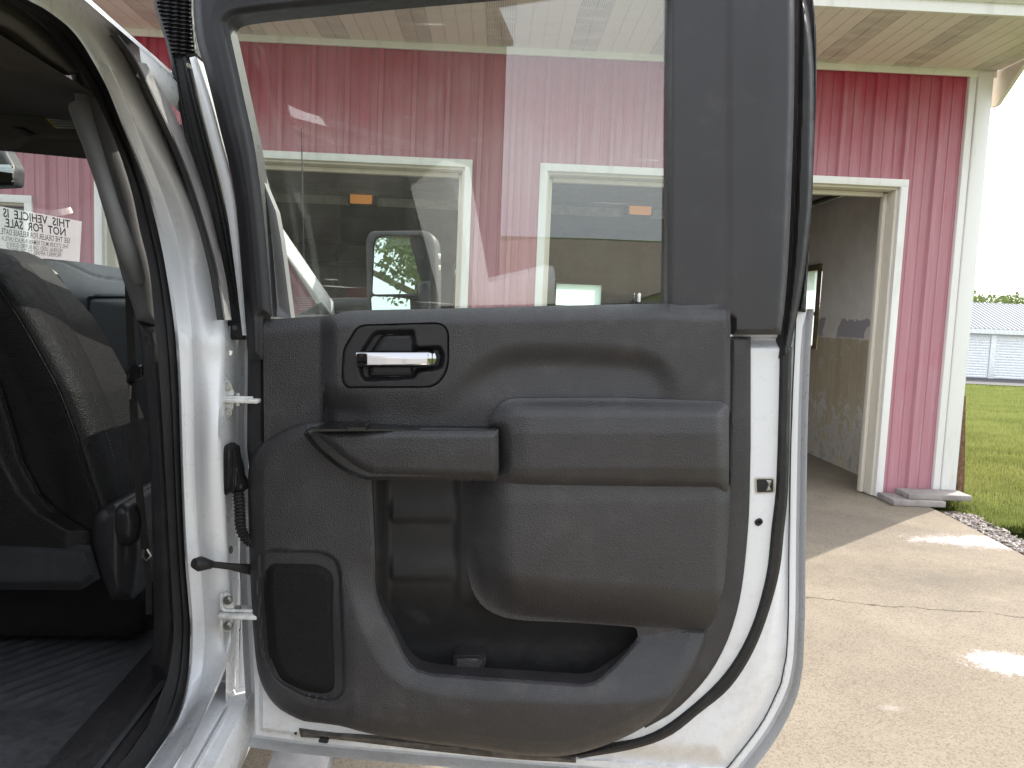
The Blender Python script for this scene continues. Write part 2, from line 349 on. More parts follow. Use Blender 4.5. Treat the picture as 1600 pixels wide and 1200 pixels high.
def lawn_z(x, y):
    t = np.clip((np.asarray(y) - 7.) / 34., 0, 1.0); s = np.clip((np.asarray(x) - 4.0) / 8, 0, 1)
    return -.05 - 1.35 * t ** 1.15 + .0 * s
def lawn_mat():
    s = NT('lawn_soil_and_grass'); v = s.vec('World'); a = s.noise(v, .8, 5, .65); b = s.noise(v, 14, 4, .7)
    w = s.vec('World', (1, .25, 1), rot=(0, 0, R(18))); st = s.noise(w, 1.4, 3)
    c = s.mix(s.ramp(a, .35, .65), (.07, .10, .02), (.11, .14, .035)); c = s.mix(s.math('MULTIPLY', s.ramp(st, .5, .7), .45), c, (.16, .17, .06)); c = s.mix(s.math('MULTIPLY', s.ramp(b, .5, .75), .5), c, (.05, .09, .012))
    s.set('Base Color', c); s.set('Roughness', .95); s.set('Specular IOR Level', 0.); s.set('Normal', s.bump(b, .8, .03)); return s.m
gx = np.concatenate([np.linspace(-1500, -40, 8), np.linspace(-30, 60, 46), np.linspace(80, 1500, 8)]); gy = np.concatenate([np.linspace(-1200, -60, 6), np.linspace(-50, 90, 71), np.linspace(120, 2500, 8)])
X, Y = np.meshgrid(gx, gy); Z = lawn_z(X, Y); Z = np.where(X < EDGE0[0] - .5, np.minimum(Z, -.16), Z); Z = np.where(Y < 6.9, np.where(X < edge_pt(0)[0] + 300, -.10, Z), Z)
V = np.stack([X, Y, Z], -1).reshape(-1, 3); nx_ = len(gx); f = [(r * nx_ + c, r * nx_ + c + 1, (r + 1) * nx_ + c + 1, (r + 1) * nx_ + c) for r in range(len(gy) - 1) for c in range(nx_ - 1)]
tag(link('ground', mesh('ground', V, f), lawn_mat(), None, 60), 'mown lawn sloping down towards the storage units', 'lawn', kind='structure')

# grass blades on the lawn that is in view
def blade_mat():
    s = NT('grass_blade'); v = s.vec('World'); o = s.noise(v, 1.1, 4); o2 = s.noise(v, 30, 2)
    c = s.mix(s.ramp(o, .35, .65), (.165, .20, .045), (.25, .28, .08)); c = s.mix(s.math('MULTIPLY', s.ramp(o2, .5, .7), .7), c, (.27, .27, .13))
    s.set('Base Color', c); s.set('Roughness', .6); s.set('Transmission Weight', 0.); s.set('Subsurface Weight', 0.)
    tl = s.n.new('ShaderNodeBsdfTranslucent'); s.link(c, tl.inputs[0]); mx = s.n.new('ShaderNodeMixShader'); mx.inputs[0].default_value = .45; s.link(s.p.outputs[0], mx.inputs[1]); s.link(tl.outputs[0], mx.inputs[2]); s.link(mx.outputs[0], s.out.inputs[0]); return s.m
def grass():
    N = 85000; k = 0; yy = 6.0 + 38 * rng.random(N * 2) ** 1.9; xx = yy * (.53 + .20 * rng.random(N * 2))
    # keep right of driveway and gravel
    q = np.stack([xx, yy], 1) - EDGE0[:2]; side = ed[0] * q[:, 1] - ed[1] * q[:, 0]
    m = (side > .24 + .12 * rng.random(N * 2)) & (xx > EDGE0[0] + .06); xx = xx[m][:N]; yy = yy[m][:N]; n = len(xx)
    zz = lawn_z(xx, yy) + .0; h = (.035 + .05 * rng.random(n)) * (1 + .02 * yy); th = rng.random(n) * 6.283; w = .0035 * (1 + .12 * yy); ln = .03 * (rng.random((n, 2)) - .5) * 2
    b = np.stack([xx, yy, zz], 1); d = np.stack([np.cos(th) * w, np.sin(th) * w, 0 * w], 1); tip = b + np.stack([ln[:, 0], ln[:, 1], h], 1)
    V = np.stack([b - d, b + d, tip], 1).reshape(-1, 3); f = np.arange(3 * n).reshape(-1, 3)
    return tag(link('grass', mesh('grass', V, f), blade_mat(), None, 0), 'sunlit short green grass beyond the white corner post', 'grass', kind='stuff')
grass()
# gravel strip between slab and grass
def gravel():
    n = 4200; k = rng.random(n) * 5.2 - .15; off = .03 + .24 * rng.random(n); nrm = np.array([-ed[1], ed[0]])
    P2 = EDGE0[:2] + ed * k[:, None] + nrm * off[:, None]; V = []; f = []
    base = np.array([(1, 0, 0), (-1, 0, 0), (0, 1, 0), (0, -1, 0), (0, 0, 1), (0, 0, -1)], float); tri = [(0, 2, 4), (2, 1, 4), (1, 3, 4), (3, 0, 4), (2, 0, 5), (1, 2, 5), (3, 1, 5), (0, 3, 5)]
    for i in range(n):
        if P2[i, 0] < EDGE0[0] - .02: continue
        s = (.008 + .011 * random.random()) * np.array([1 + random.random() * .6, 1 + random.random() * .4, .7]); a = random.random() * 6.28; c, q = math.cos(a), math.sin(a)
        w = (base + rng.normal(0, .18, (6, 3))) * s; w = np.stack([w[:, 0] * c - w[:, 1] * q, w[:, 0] * q + w[:, 1] * c, w[:, 2]], 1) + np.array([P2[i, 0], P2[i, 1], -.035 + .03 * random.random()])
        b = len(V); V += list(w); f += [tuple(b + x for x in t) for t in tri]
    s = NT('river_gravel'); c = s.xyz(s.voro(s.vec('World'), 22, 'Color')); s.set('Base Color', s.mix(c[0], (.20, .165, .14), (.52, .46, .42))); s.set('Roughness', .8)
    tag(link('gravel', mesh('gravel', V, f), s.m, None, 30), 'mixed grey and tan gravel along the driveway edge', 'gravel', kind='stuff')
gravel()
_gs = simple('gravel_soil', (.17, .14, .11), .95, 0, .6, 60, .4, 40); nrm = np.array([-ed[1], ed[0]])
a0, a1 = edge_pt(-.4), edge_pt(8); b0, b1 = a0 + nrm * .3, a1 + nrm * .3
tag(link('gravel_bed', mesh('gravel_bed', [(*a0, -.055), (*a1, -.055), (*b1, -.045), (*b0, -.045)], [(0, 1, 2, 3)]), _gs, None, 0), 'bare soil bed under the driveway gravel', 'soil', kind='structure')

# ================================================================== METAL GARAGE
def red_mat():
    s = NT('faded_red_steel_siding'); v = s.vec('World'); p = s.xyz(v)
    vs = s.vec('World', (9, 9, .55)); streak = s.noise(vs, 1.6, 6, .65); vs2 = s.vec('World', (30, 30, .9)); st2 = s.noise(vs2, 1.2, 4, .6); blot = s.noise(v, 1.3, 5, .6)
    h = s.math('ADD', p[2], s.math('MULTIPLY_ADD', blot, 1.1, -.55)); h = s.math('ADD', h, s.math('MULTIPLY_ADD', streak, .9, -.45))
    k = s.ramp(h, 3.75, 2.75)      # rain-washed chalking starts below the sheltered strip under the eave
    c = s.mix(s.math('MULTIPLY', k, .92), (.44, .062, .105), (.49, .250, .285))
    c = s.mix(s.math('MULTIPLY', s.ramp(st2, .5, .72), s.math('MULTIPLY', k, .5)), c, (.56, .36, .41)); c = s.mix(s.math('MULTIPLY', s.ramp(st2, .45, .3), .18), c, (.44, .10, .16))
    c = s.mix(s.math('MULTIPLY', s.ramp(blot, .58, .7), s.math('MULTIPLY', s.ramp(streak, .45, .6), .35)), c, (.48, .09, .15))
    s.set('Base Color', c); s.set('Roughness', .55); s.set('Specular IOR Level', .3); s.set('Normal', s.bump(blot, .1, .01)); return s.m
RED = red_mat()
def trim_mat(name, col, dirt):
    s = NT(name); v = s.vec('World', (6, 6, .8)); n = s.noise(v, 1.5, 5, .65); s.set('Base Color', s.mix(s.math('MULTIPLY', s.ramp(n, .5, .75), dirt), col, (.45, .42, .36))); s.set('Roughness', .5); return s.m
WTRIM = trim_mat('white_metal_trim', (.86, .85, .82), .3); CREAM = trim_mat('cream_painted_wood', (.74, .69, .59), .4); BEIGE = trim_mat('tan_soffit_metal', (.60, .52, .43), .35)
garage = empty('metal_garage', tuple(b2w(-3.6, 0, 0)))
tag(garage, 'red ribbed metal garage with white trim and two open bays behind the truck', 'garage')
ZE = 3.77; ZO = 2.83
A_R = float(wall(1452, 780)[0]); A_C = float(wall(1482, 785)[0]) + .02; O2R = float(wall(1417, 281)[0]); O2L = float(wall(845, 256)[0]); O1R = float(wall(738, 252)[0]); O1L = float(wall(150, 230)[0]); A_L = -12.5
WR = float(wall(52, 307)[0]); WT = float(wall(52, 307)[1]); WL_ = WR - 1.1; WB = WT - 1.0
RIB = .286; RIB0 = float(wall(1322, 110)[0])
def siding(a0, a1, z0, z1):
    xs = [(a0, 0.)]
    k = math.floor((a0 - RIB0) / RIB) - 1
    while RIB0 + k * RIB < a1 + .1:
        c = RIB0 + k * RIB
        for dx, dep in ((-.030, 0), (-.017, .034), (.017, .034), (.030, 0)): xs.append((c + dx, dep))
        for m in (RIB / 3, 2 * RIB / 3):
            for dx, dep in ((-.010, 0), (-.004, .009), (.004, .009), (.010, 0)): xs.append((c + m + dx, dep))
        k += 1
    xs = [x for x in xs if a0 <= x[0] <= a1]; xs.append((a1, xs[-1][1])); xs.sort()
    top = [b2w(a, -d, z1) for a, d in xs]; bot = [b2w(a, -d, z0) for a, d in xs]; n = len(xs)
    link('siding_panel', mesh('siding_panel', top + bot, [(i, n + i, n + i + 1, i + 1) for i in range(n - 1)]), RED, garage, 25)
SH = RIB * 3
def siding_run(a0, a1, z0, z1):
    k = math.ceil((a0 - RIB0 + RIB / 2) / SH + 1e-6); cuts = [a0]
    while RIB0 - RIB / 2 + k * SH < a1: cuts.append(RIB0 - RIB / 2 + k * SH); k += 1
    cuts.append(a1)
    for x, y in zip(cuts[:-1], cuts[1:]):
        if y - x > .02: siding(x, y, z0, z1)
siding_run(O2R, A_R + .01, .02, ZE); siding_run(O2L, O2R, ZO, ZE); siding_run(O1R, O2L, .02, ZE); siding_run(O1L, O1R, ZO, ZE)
siding_run(WR, O1L, .02, ZE); siding_run(WL_, WR, WT, ZE); siding_run(WL_, WR, .02, WB); siding_run(A_L, WL_, .02, ZE)
bf = lambda a, b, z: b2w(a, b, z)
def bbox(name, lo, hi, mat, parent=garage, bev=.004): return MB().box(lo, hi, bf, bev).build(name, mat, parent)
# wall core behind the sheets (returns of the openings)
for a, b, z0, z1 in ((O2R + .05, A_C - .03, 0, ZE), (O1R + .05, O2L - .05, 0, ZE), (WR + .03, O1L - .05, 0, ZE), (A_L, WL_ - .03, 0, ZE), (O2L - .05, O2R + .05, ZO + .05, ZE), (O1L - .05, O1R + .05, ZO + .05, ZE), (WL_ - .03, WR + .03, WT + .03, ZE), (WL_ - .03, WR + .03, 0, WB - .03)):
    bbox('wall_core', (a, .004, z0), (b, .19, z1), simple('grey_wall_core', (.35, .33, .3), .9) if 'core' not in M else M['core'], bev=0); M['core'] = bpy.data.materials['grey_wall_core']
# opening trims
def opening(a0, a1, zt, zb=0.):
    fr = empty('opening_trim', (0, 0, 0), garage); fr.location = -Vector(garage.location)
    t = .062
    bbox('side_trim', (a0 - .004, -.034, zb + .01), (a0 + t, .012, zt), WTRIM, fr); bbox('side_trim', (a1 - t, -.034, zb + .01), (a1 + .004, .012, zt), WTRIM, fr)
    bbox('head_trim', (a0 - .004, -.036, zt - t), (a1 + .004, .011, zt + .003), WTRIM, fr)
    bbox('jamb', (a0 + t - .02, .013, zb + .01), (a0 + t + .02, .20, zt - t - .02), CREAM, fr); bbox('jamb', (a1 - t - .02, .013, zb + .01), (a1 - t + .02, .20, zt - t - .02), CREAM, fr)
    bbox('head_jamb', (a0 + t - .02, .013, zt - t - .02), (a1 - t + .02, .20, zt - t + .02), CREAM, fr)
    for x0, x1 in ((a0 + t + .021, a0 + t + .055), (a1 - t - .055, a1 - t - .021)): bbox('door_stop', (x0, .15, zb + .01), (x1, .215, zt - t - .03), CREAM, fr)
    bbox('door_stop', (a0 + t + .06, .15, zt - t - .06), (a1 - t - .06, .214, zt - t - .022), CREAM, fr)
    return fr
opening(O2L, O2R, ZO); opening(O1L, O1R, ZO)
win = opening(WL_, WR, WT, WB); win.name = 'window'
bbox('sill', (WL_ - .05, -.06, WB - .04), (WR + .05, .05, WB + .009), WTRIM, win)
bbox('pane', (WL_ + .07, .10, WB + .02), (WR - .07, .106, WT - .08), M['dkglass'], win, 0)
# corner post, base flashing
mb = MB(); mb.box((A_R, -.045, .0), (A_R + .062, .03, ZE - .002), bf, .004); mb.box((A_R + .066, -.06, .0), (A_C, .05, ZE - .003), bf, .006); mb.build('corner_post', WTRIM, garage)
for b0, b1, z0, z1 in ((.052, 2.3, 0, ZE), (3.3, 9.5, 0, ZE), (2.3, 3.3, 0, 1.26), (2.3, 3.3, 2.24, ZE)): bbox('end_wall', (A_C - .075, b0, z0), (A_C - .045, b1, z1), RED, bev=0)
bbox('eave_moulding', (A_L, -.05, ZE - .045), (A_C + .03, -.024, ZE + .012), WTRIM)
# soffit boards running out to the fascia
OV = 6.9 - 5.66
def soffit_mat(vent):
    s = NT('vented_soffit' if vent else 'plain_soffit'); v = s.vec('World'); n = s.noise(s.vec('World', (2, 6, 2)), 1.2, 5, .7)
    c = s.mix(s.math('MULTIPLY', s.ramp(n, .45, .7), .5), (.85, .79, .73), (.74, .67, .61))
    if vent:
        p = s.xyz(v); r = s.math('ADD', s.math('ABSOLUTE', s.math('SINE', s.math('MULTIPLY', p[0], 240))), s.math('ABSOLUTE', s.math('SINE', s.math('MULTIPLY', p[1], 240))))
        c = s.mix(s.math('MULTIPLY', s.ramp(r, 1.25, 1.5), s.ramp(n, .62, .45, .25, .7)), c, (.06, .05, .04))
    s.set('Base Color', c); s.set('Roughness', .6); return s.m
SV, SP_ = soffit_mat(True), soffit_mat(False)
RK = A_C + .03           # rake end
SWD = .232; k = 0; a = RK
while a > A_L:
    m = SV if k % 3 == 0 else SP_
    o = MB().box((a - SWD + .006, -OV, ZE + .012), (a - .112, -.022, ZE + .022), bf, 0).box((a - .106, -OV, ZE + .012), (a, -.022, ZE + .022), bf, 0).box((a - .112, -OV, ZE + .019), (a - .106, -.022, ZE + .021), bf, 0).box((a - SWD, -OV, ZE + .019), (a - SWD + .006, -.022, ZE + .021), bf, 0)
    o.build('soffit_board', m, garage, 0); a -= SWD; k += 1
mb = MB()
mb.box((A_L, -OV - .03, ZE - .02), (RK + .05, -OV, ZE + .24), bf, .006); mb.build('fascia', WTRIM, garage)
mb = MB(); mb.prism([(-OV - .032, ZE + .06), (-OV - .032, ZE + .22), (-OV - .16, ZE + .24), (-OV - .16, ZE + .2), (-OV - .11, ZE + .1), (-OV - .06, ZE + .06)], A_L, RK + .06, lambda p, a: b2w(a, p[0], p[1])); mb.build('gutter', WTRIM, garage)
mb = MB(); mb.prism([(-OV - .04, ZE + .245), (-OV - .04, ZE + .27), (4.7, ZE + 2.3), (9.6, ZE + .27), (9.6, ZE + .24), (4.7, ZE + 2.26)], A_L, RK + .07, lambda p, a: b2w(a, p[0], p[1])); mb.build('roof', simple('white_roof_steel', (.7, .7, .7), .4), garage)
mb = MB(); mb.prism([(-.40, ZE + .03), (.06, ZE + .03), (.06, ZE - .27), (-.02, ZE - .27)], RK + .035, RK + .07, lambda p, a: b2w(a, p[0], p[1])); mb.build('eave_return', CREAM, garage)
mb = MB(); mb.prism([(-OV, ZE + .02), (-.04, ZE + .02), (4.7, ZE + 2.2), (4.7, ZE + 2.26), (-OV, ZE + .24)], RK + .002, RK + .03, lambda p, a: b2w(a, p[0], p[1])); mb.build('rake_board', WTRIM, garage)
# interior
def plaster_mat():
    s = NT('peeling_plaster'); v = s.vec('World'); p = s.xyz(v); n = s.noise(v, 1.8, 5, .65); n2 = s.noise(v, 7, 6, .75); n3 = s.noise(s.vec('World', (3, 3, .6)), 2.5, 5, .65)
    c = s.mix(s.ramp(n, .35, .65), (.76, .70, .64), (.86, .81, .75))
    low = s.ramp(s.math('ADD', p[2], s.math('MULTIPLY_ADD', n2, .08, -.04)), 1.42, 1.40)
    brown = s.mix(s.ramp(n3, .3, .7), (.46, .38, .26), (.58, .50, .35)); c = s.mix(low, c, brown)
    pe = s.math('MULTIPLY', low, s.ramp(s.math('ADD', n2, s.math('MULTIPLY', s.ramp(p[2], 1.1, .1), .16)), .60, .64)); c = s.mix(s.math('MULTIPLY', pe, .85), c, (.66, .62, .58))
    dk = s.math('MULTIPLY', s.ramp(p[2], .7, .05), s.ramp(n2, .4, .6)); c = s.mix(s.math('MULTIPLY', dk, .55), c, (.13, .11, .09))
    d = s.math('MULTIPLY', s.math('MULTIPLY', s.ramp(p[2], 1.41, 1.43), s.ramp(s.math('ADD', p[2], s.math('MULTIPLY', n2, .3)), 1.78, 1.76)), s.ramp(s.noise(v, 2.2, 2), .40, .44)); c = s.mix(d, c, (.42, .39, .41))
    s.set('Base Color', c); s.set('Roughness', .9); s.set('Normal', s.bump(n2, .4, .01)); return s.m
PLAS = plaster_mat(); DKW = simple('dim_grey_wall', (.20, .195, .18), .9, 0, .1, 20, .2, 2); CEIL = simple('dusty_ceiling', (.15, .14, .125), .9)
IR = float((at_z(1345, 744, 0.) - G0) @ BT)
PB0 = 2.3; PB1 = 3.3; zt_ = 2.24; zb_ = 1.26           # side window
wa = float(wall(910, 452, 9.39)[0]); wz = float(wall(910, 452, 9.39)[1])
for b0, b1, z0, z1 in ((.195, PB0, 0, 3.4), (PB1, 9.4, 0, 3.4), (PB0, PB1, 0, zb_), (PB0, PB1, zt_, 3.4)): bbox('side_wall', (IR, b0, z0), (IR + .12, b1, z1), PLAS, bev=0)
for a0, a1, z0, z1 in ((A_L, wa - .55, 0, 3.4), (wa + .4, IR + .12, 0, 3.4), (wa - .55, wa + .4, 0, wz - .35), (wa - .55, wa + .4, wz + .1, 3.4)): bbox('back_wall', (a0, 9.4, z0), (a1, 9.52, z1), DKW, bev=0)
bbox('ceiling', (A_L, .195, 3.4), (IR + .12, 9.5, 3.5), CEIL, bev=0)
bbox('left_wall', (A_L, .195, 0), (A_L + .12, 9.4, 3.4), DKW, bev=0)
# window in the side wall (bright frosted panes seen through the right bay)
fw = empty('side_window', (0, 0, 0), garage); fw.location = -Vector(garage.location)
_pane = NT('frosted_pane'); _t = _pane.n.new('ShaderNodeBsdfTranslucent'); _t.inputs[0].default_value = (.85, .92, .89, 1); _t2 = _pane.n.new('ShaderNodeBsdfTransparent'); _t2.inputs[0].default_value = (.8, .9, .86, 1); _mx = _pane.n.new('ShaderNodeMixShader'); _mx.inputs[0].default_value = .4; _pane.link(_t.outputs[0], _mx.inputs[1]); _pane.link(_t2.outputs[0], _mx.inputs[2]); _pane.link(_mx.outputs[0], _pane.out.inputs[0])
WD = simple('brown_window_wood', (.14, .095, .06), .7)
for z0, z1 in ((zb_ + .04, 1.66), (1.70, zt_ - .04)): bbox('pane', (IR - .012, PB0 + .05, z0), (IR - .006, PB1 - .05, z1), _pane.m, fw, 0)
for lo, hi in (((PB0, zb_), (PB1, zb_ + .04)), ((PB0, zt_ - .04), (PB1, zt_ + .03)), ((PB0 + .05, 1.66), (PB1 - .05, 1.70)), ((PB0, zb_ + .04), (PB0 + .05, zt_ - .04)), ((PB1 - .05, zb_ + .04), (PB1, zt_ - .04))):
    bbox('frame_bar', (IR - .04, lo[0], lo[1]), (IR - .002, hi[0], hi[1]), WD, fw, .003)
# back window seen over the sill
bw = empty('back_window', (0, 0, 0), garage); bw.location = -Vector(garage.location)
bbox('pane', (wa - .55, 9.385, wz - .35), (wa + .4, 9.39, wz + .1), _pane.m, bw, 0)
for lo, hi in (((wa - .62, wz + .1), (wa + .47, wz + .18)), ((wa - .62, wz - .43), (wa + .47, wz - .35)), ((wa - .62, wz - .35), (wa - .55, wz + .1)), ((wa + .4, wz - .35), (wa + .47, wz + .1))): bbox('frame_bar', (lo[0], 9.36, lo[1]), (hi[0], 9.398, hi[1]), DKW, bw, .004)
# overhead doors parked under the ceiling, with tracks
ODM = simple('weathered_overhead_door', (.17, .165, .15), .7, 0, .1, 8)
for a0, a1 in ((O1L, O1R), (O2L, O2R)):
    od = empty('overhead_door', (0, 0, 0), garage); od.location = -Vector(garage.location)
    for j in range(4): bbox('door_section', (a0 + .12, .45 + j * .62, 2.90), (a1 - .12, .45 + j * .62 + .61, 2.945), ODM, od, .006)
    bbox('end_rail', (a0 + .1, 2.94, 2.80), (a1 - .1, 2.98, 2.955), simple('pale_end_rail', (.42, .42, .40), .6) if 'rail' not in M else M['rail'], od); M['rail'] = bpy.data.materials['pale_end_rail']
    for x in (a0 + .06, a1 - .06): bbox('track', (x - .02, .25, 2.86), (x + .02, 3.4, 2.92), M['metal'], od)

# concrete blocks at the corner post
BLK = simple('grey_concrete_block', (.30, .27, .25), .9, 0, .5, 40, .2, 8)
c0 = at_z(1430, 800, .0)
o = MB().box((-.04, -.30, .002), (.42, .0, .055), lambda x, y, z: b2w(x + A_R - .47, y - .045, z), .008).build('concrete_slab', BLK); tag(o, 'lower grey concrete slab stepping out under the white corner post', 'concrete slab')
o = MB().box((.0, -.24, .057), (.56, .0, .105), lambda x, y, z: b2w(x + A_R - .36, y - .065, z), .008).build('concrete_block', BLK); tag(o, 'upper grey concrete block lying directly against the white corner post', 'concrete block')
# rusty things leaning on the corner
RUST = simple('rusty_steel', (.16, .085, .05), .85, 0, .5, 60, .45, 25)
q0 = b2w(A_C + .09, -.02, -.02); q1 = b2w(A_C + .04, .03, .95)
o = MB().tube([q0, q1], .018, 6).build('rusty_bar', RUST); tag(o, 'thin rusty bar leaning upright on the end of the garage', 'bar')
mb = MB(); mb.add([b2w(A_C + .07, .10, .95), b2w(A_C + .11, .10, .95), b2w(A_C + .24, .20, .10), b2w(A_C + .10, .20, -.05), b2w(A_C + .07, .13, .95), b2w(A_C + .11, .13, .95), b2w(A_C + .24, .24, .10), b2w(A_C + .10, .24, -.05)], [(0, 3, 2, 1), (4, 5, 6, 7), (0, 1, 5, 4), (1, 2, 6, 5), (2, 3, 7, 6), (3, 0, 4, 7)])
tag(mb.build('rusty_sheet', RUST), 'brown rusty metal blade leaning beside the corner post in the grass', 'metal sheet')

# things inside the bays
LAMP = NT('amber_lamp_lens'); LAMP.set('Base Color', (.7, .35, .1)); LAMP.set('Emission Color', (1, .36, .07)); LAMP.set('Emission Strength', .13); LAMP.set('Roughness', .5)
BLK_ = simple('dark_housing', (.03, .03, .03), .6)
def opener(px, py, lab, s):
    p = at_y(px, py, 9.6); t = empty('garage_door_opener', tuple(p + np.array([0, 0, .1]))); tag(t, lab, 'door opener', 'garage door openers')
    f = lambda x, y, z: p + np.array([x, y, z])
    MB().box((-.17, -.05, -.075), (.17, .35, .09), f, .02).build('housing', BLK_, t)
    MB().box((-.135, -.09, -.068), (.135, -.051, .075), f, .02).build('lamp_lens', LAMP.m, t)
    MB().tube([f(-.15 * s, .1, .09), f(-.22 * s, .1, .3), f(-.42 * s, .1, .42), f(-.42 * s, .1, .55)], .018, 6).build('hanger', BLK_, t)
opener(566, 311, 'amber lit door opener hanging in the left bay, above the side mirror', 1); opener(999, 328, 'amber lit door opener in the right bay, near the window edge', -1)
def gfloor(px, depth): p = at_y(px, 500, depth); p[2] = 0; return p
def shelf():
    p = gfloor(520, 13.2); t = empty('wall_shelf', tuple(p)); tag(t, 'long dark wall shelf with rails in the left bay', 'shelf'); f = lambda x, y, z: p + np.array([x, y, z])
    for z in (1.55, 2.25, 2.62): MB().box((-1.0, 0, z), (.95, .4, z + .05), f, 0).build('shelf_board', BLK_, t)
    for x in (-.9, 0, .88): MB().box((x, .02, 0.002), (x + .05, .09, 2.7), f, 0).build('post', BLK_, t)
shelf()
CARD = simple('cardboard', (.22, .13, .07), .9); REDP = simple('red_tool_enamel', (.28, .03, .035), .4)
for i, (px, d, w, z0, h, lab) in enumerate(((505, 12.5, .45, .002, 1.75, 'tall cardboard carton standing under the left end of the wall shelf'), (536, 12.0, .4, .002, 1.55, 'open brown carton in the left bay, beside the red cabinet'))):
    p = gfloor(px, d); t = empty('carton', tuple(p)); tag(t, lab, 'carton', 'cartons in the left bay'); f = lambda x, y, z, p=p: p + np.array([x, y, z])
    MB().box((-w / 2, 0, z0), (w / 2, .5, h), f, .01).build('box_body', CARD, t); MB().box((-w / 2, -.012, h - .02), (w / 2, .25, h), lambda x, y, z, p=p: p + np.array([x, y, z + .03 + (y + .01) * .4]), 0).build('flap', CARD, t)
p = gfloor(562, 11.6); t = empty('tool_cabinet', tuple(p)); tag(t, 'red steel tool cabinet in the left bay, partly behind the side mirror', 'tool cabinet'); f = lambda x, y, z: p + np.array([x, y, z])
MB().box((-.2, 0, .1), (.3, .5, 1.85), f, .015).build('cabinet_body', REDP, t)
for j in range(6): MB().box((-.17, -.02, .2 + j * .27), (.27, -.002, .2 + j * .27 + .24), f, .006).build('drawer', REDP, t)
for x in (-.15, .22): MB().box((x, .05, .002), (x + .06, .12, .1), f, .01).build('caster', BLK_, t)
p = b2w(O1R - .03, .45, 1.62); t = empty('hose_coil', tuple(p)); tag(t, 'dark hose hung in loops beside the left bay opening', 'hose')
mb = MB(); th = np.linspace(0, 4 * math.pi, 60); mb.tube([b2w(O1R - .1 + .012 * math.sin(3 * x), .42 + .03 * math.cos(x) + x * .004, 1.72 + .27 * math.cos(x) + 0 * x) + BT * .045 * math.sin(x) for x in th], .02, 6); mb.build('hose', BLK_, t)
bk = MB().box((O1R - .13, .215, 1.86), (O1R - .05, .47, 1.9), bf, .004).build('hook', M['metal'], t)

# ================================================================== FAR THINGS
def storage():
    base = at_z(1560, 592, -1.4); Dn = float(base[1]); x0 = float(at_y(1400, 560, Dn)[0]); x1 = x0 + 60; zb = -1.4
    t = empty('storage_units', (x0 + 20, Dn, zb)); tag(t, 'long white metal storage building with roller doors across the lawn', 'storage building')
    yawr = R(-4.5)
    def f(x, y, z): return np.array([x0 + x * math.cos(yawr) - y * math.sin(yawr), Dn + x * math.sin(yawr) + y * math.cos(yawr), zb + z])
    WS = simple('white_metal_siding', (.86, .87, .88), .5); WDm = simple('white_roller_door', (.82, .84, .85), .5)
    def rf():
        s = NT('white_ribbed_roof'); s.set('Base Color', (.24, .25, .275)); s.set('Roughness', .7); s.set('Specular IOR Level', .15); return s.m
    MB().box((0, .15, 0), (60, 9, 3.3), f, 0).build('wall', WS, t, 0)
    # roof with ribs
    v = []; n = 0; xs = []
    for i in range(200):
        for dx, h in ((0, 0), (.12, 0), (.15, .04), (.19, .04), (.22, 0)): xs.append((i * .3 + dx, h))
    for x, h in xs: v += [f(x, -.25, 3.38 + h), f(x, 6.0, 5.35 + h)]
    link('roof', mesh('roof', v, [(2 * i, 2 * i + 2, 2 * i + 3, 2 * i + 1) for i in range(len(xs) - 1)]), rf(), t, 20)
    v = [];
    for x, h in xs: v += [f(x, -.26, 3.05), f(x, -.26 - h * .6, 3.36 + h)]
    link('eave_trim', mesh('eave_trim', v, [(2 * i, 2 * i + 2, 2 * i + 3, 2 * i + 1) for i in range(len(xs) - 1)]), WS, t, 20)
    x = .4
    dm = None
    for i in range(17):
        if dm is None:
            pr = []; z = 0.04
            while z < 2.62: pr += [(0, z), (-.03, z + .05), (-.03, z + .13)]; z += .18
            vv = [];
            for dy, z in pr: vv += [f(0, .12 + dy, z) - f(0, 0, 0), f(2.65, .12 + dy, z) - f(0, 0, 0)]
            dm = mesh('roller_door', vv, [(2 * k, 2 * k + 1, 2 * k + 3, 2 * k + 2) for k in range(len(pr) - 1)]); dm.materials.append(WDm)
        o = bpy.data.objects.new('roller_door', dm); COL.objects.link(o); o.parent = t; o.location = Vector(f(x, 0, 0)) - t.location
        MB().box((x + 2.68, 0, 0), (x + 3.02, .2, 3.0), f, .01).build('post', WS, t)
        x += 3.05
    q = f(0, 0, 0)
    v = [f(-40, -7, .03), f(90, -7, .03), f(90, .3, .03), f(-40, .3, .03)]
    tag(link('service_road', mesh('service_road', v, [(0, 1, 2, 3)]), simple('asphalt', (.055, .052, .055), .9, 0, .3, 30), None, 0), 'dark asphalt lane in front of the storage units', 'road', kind='structure')
    return Dn
SD = storage()

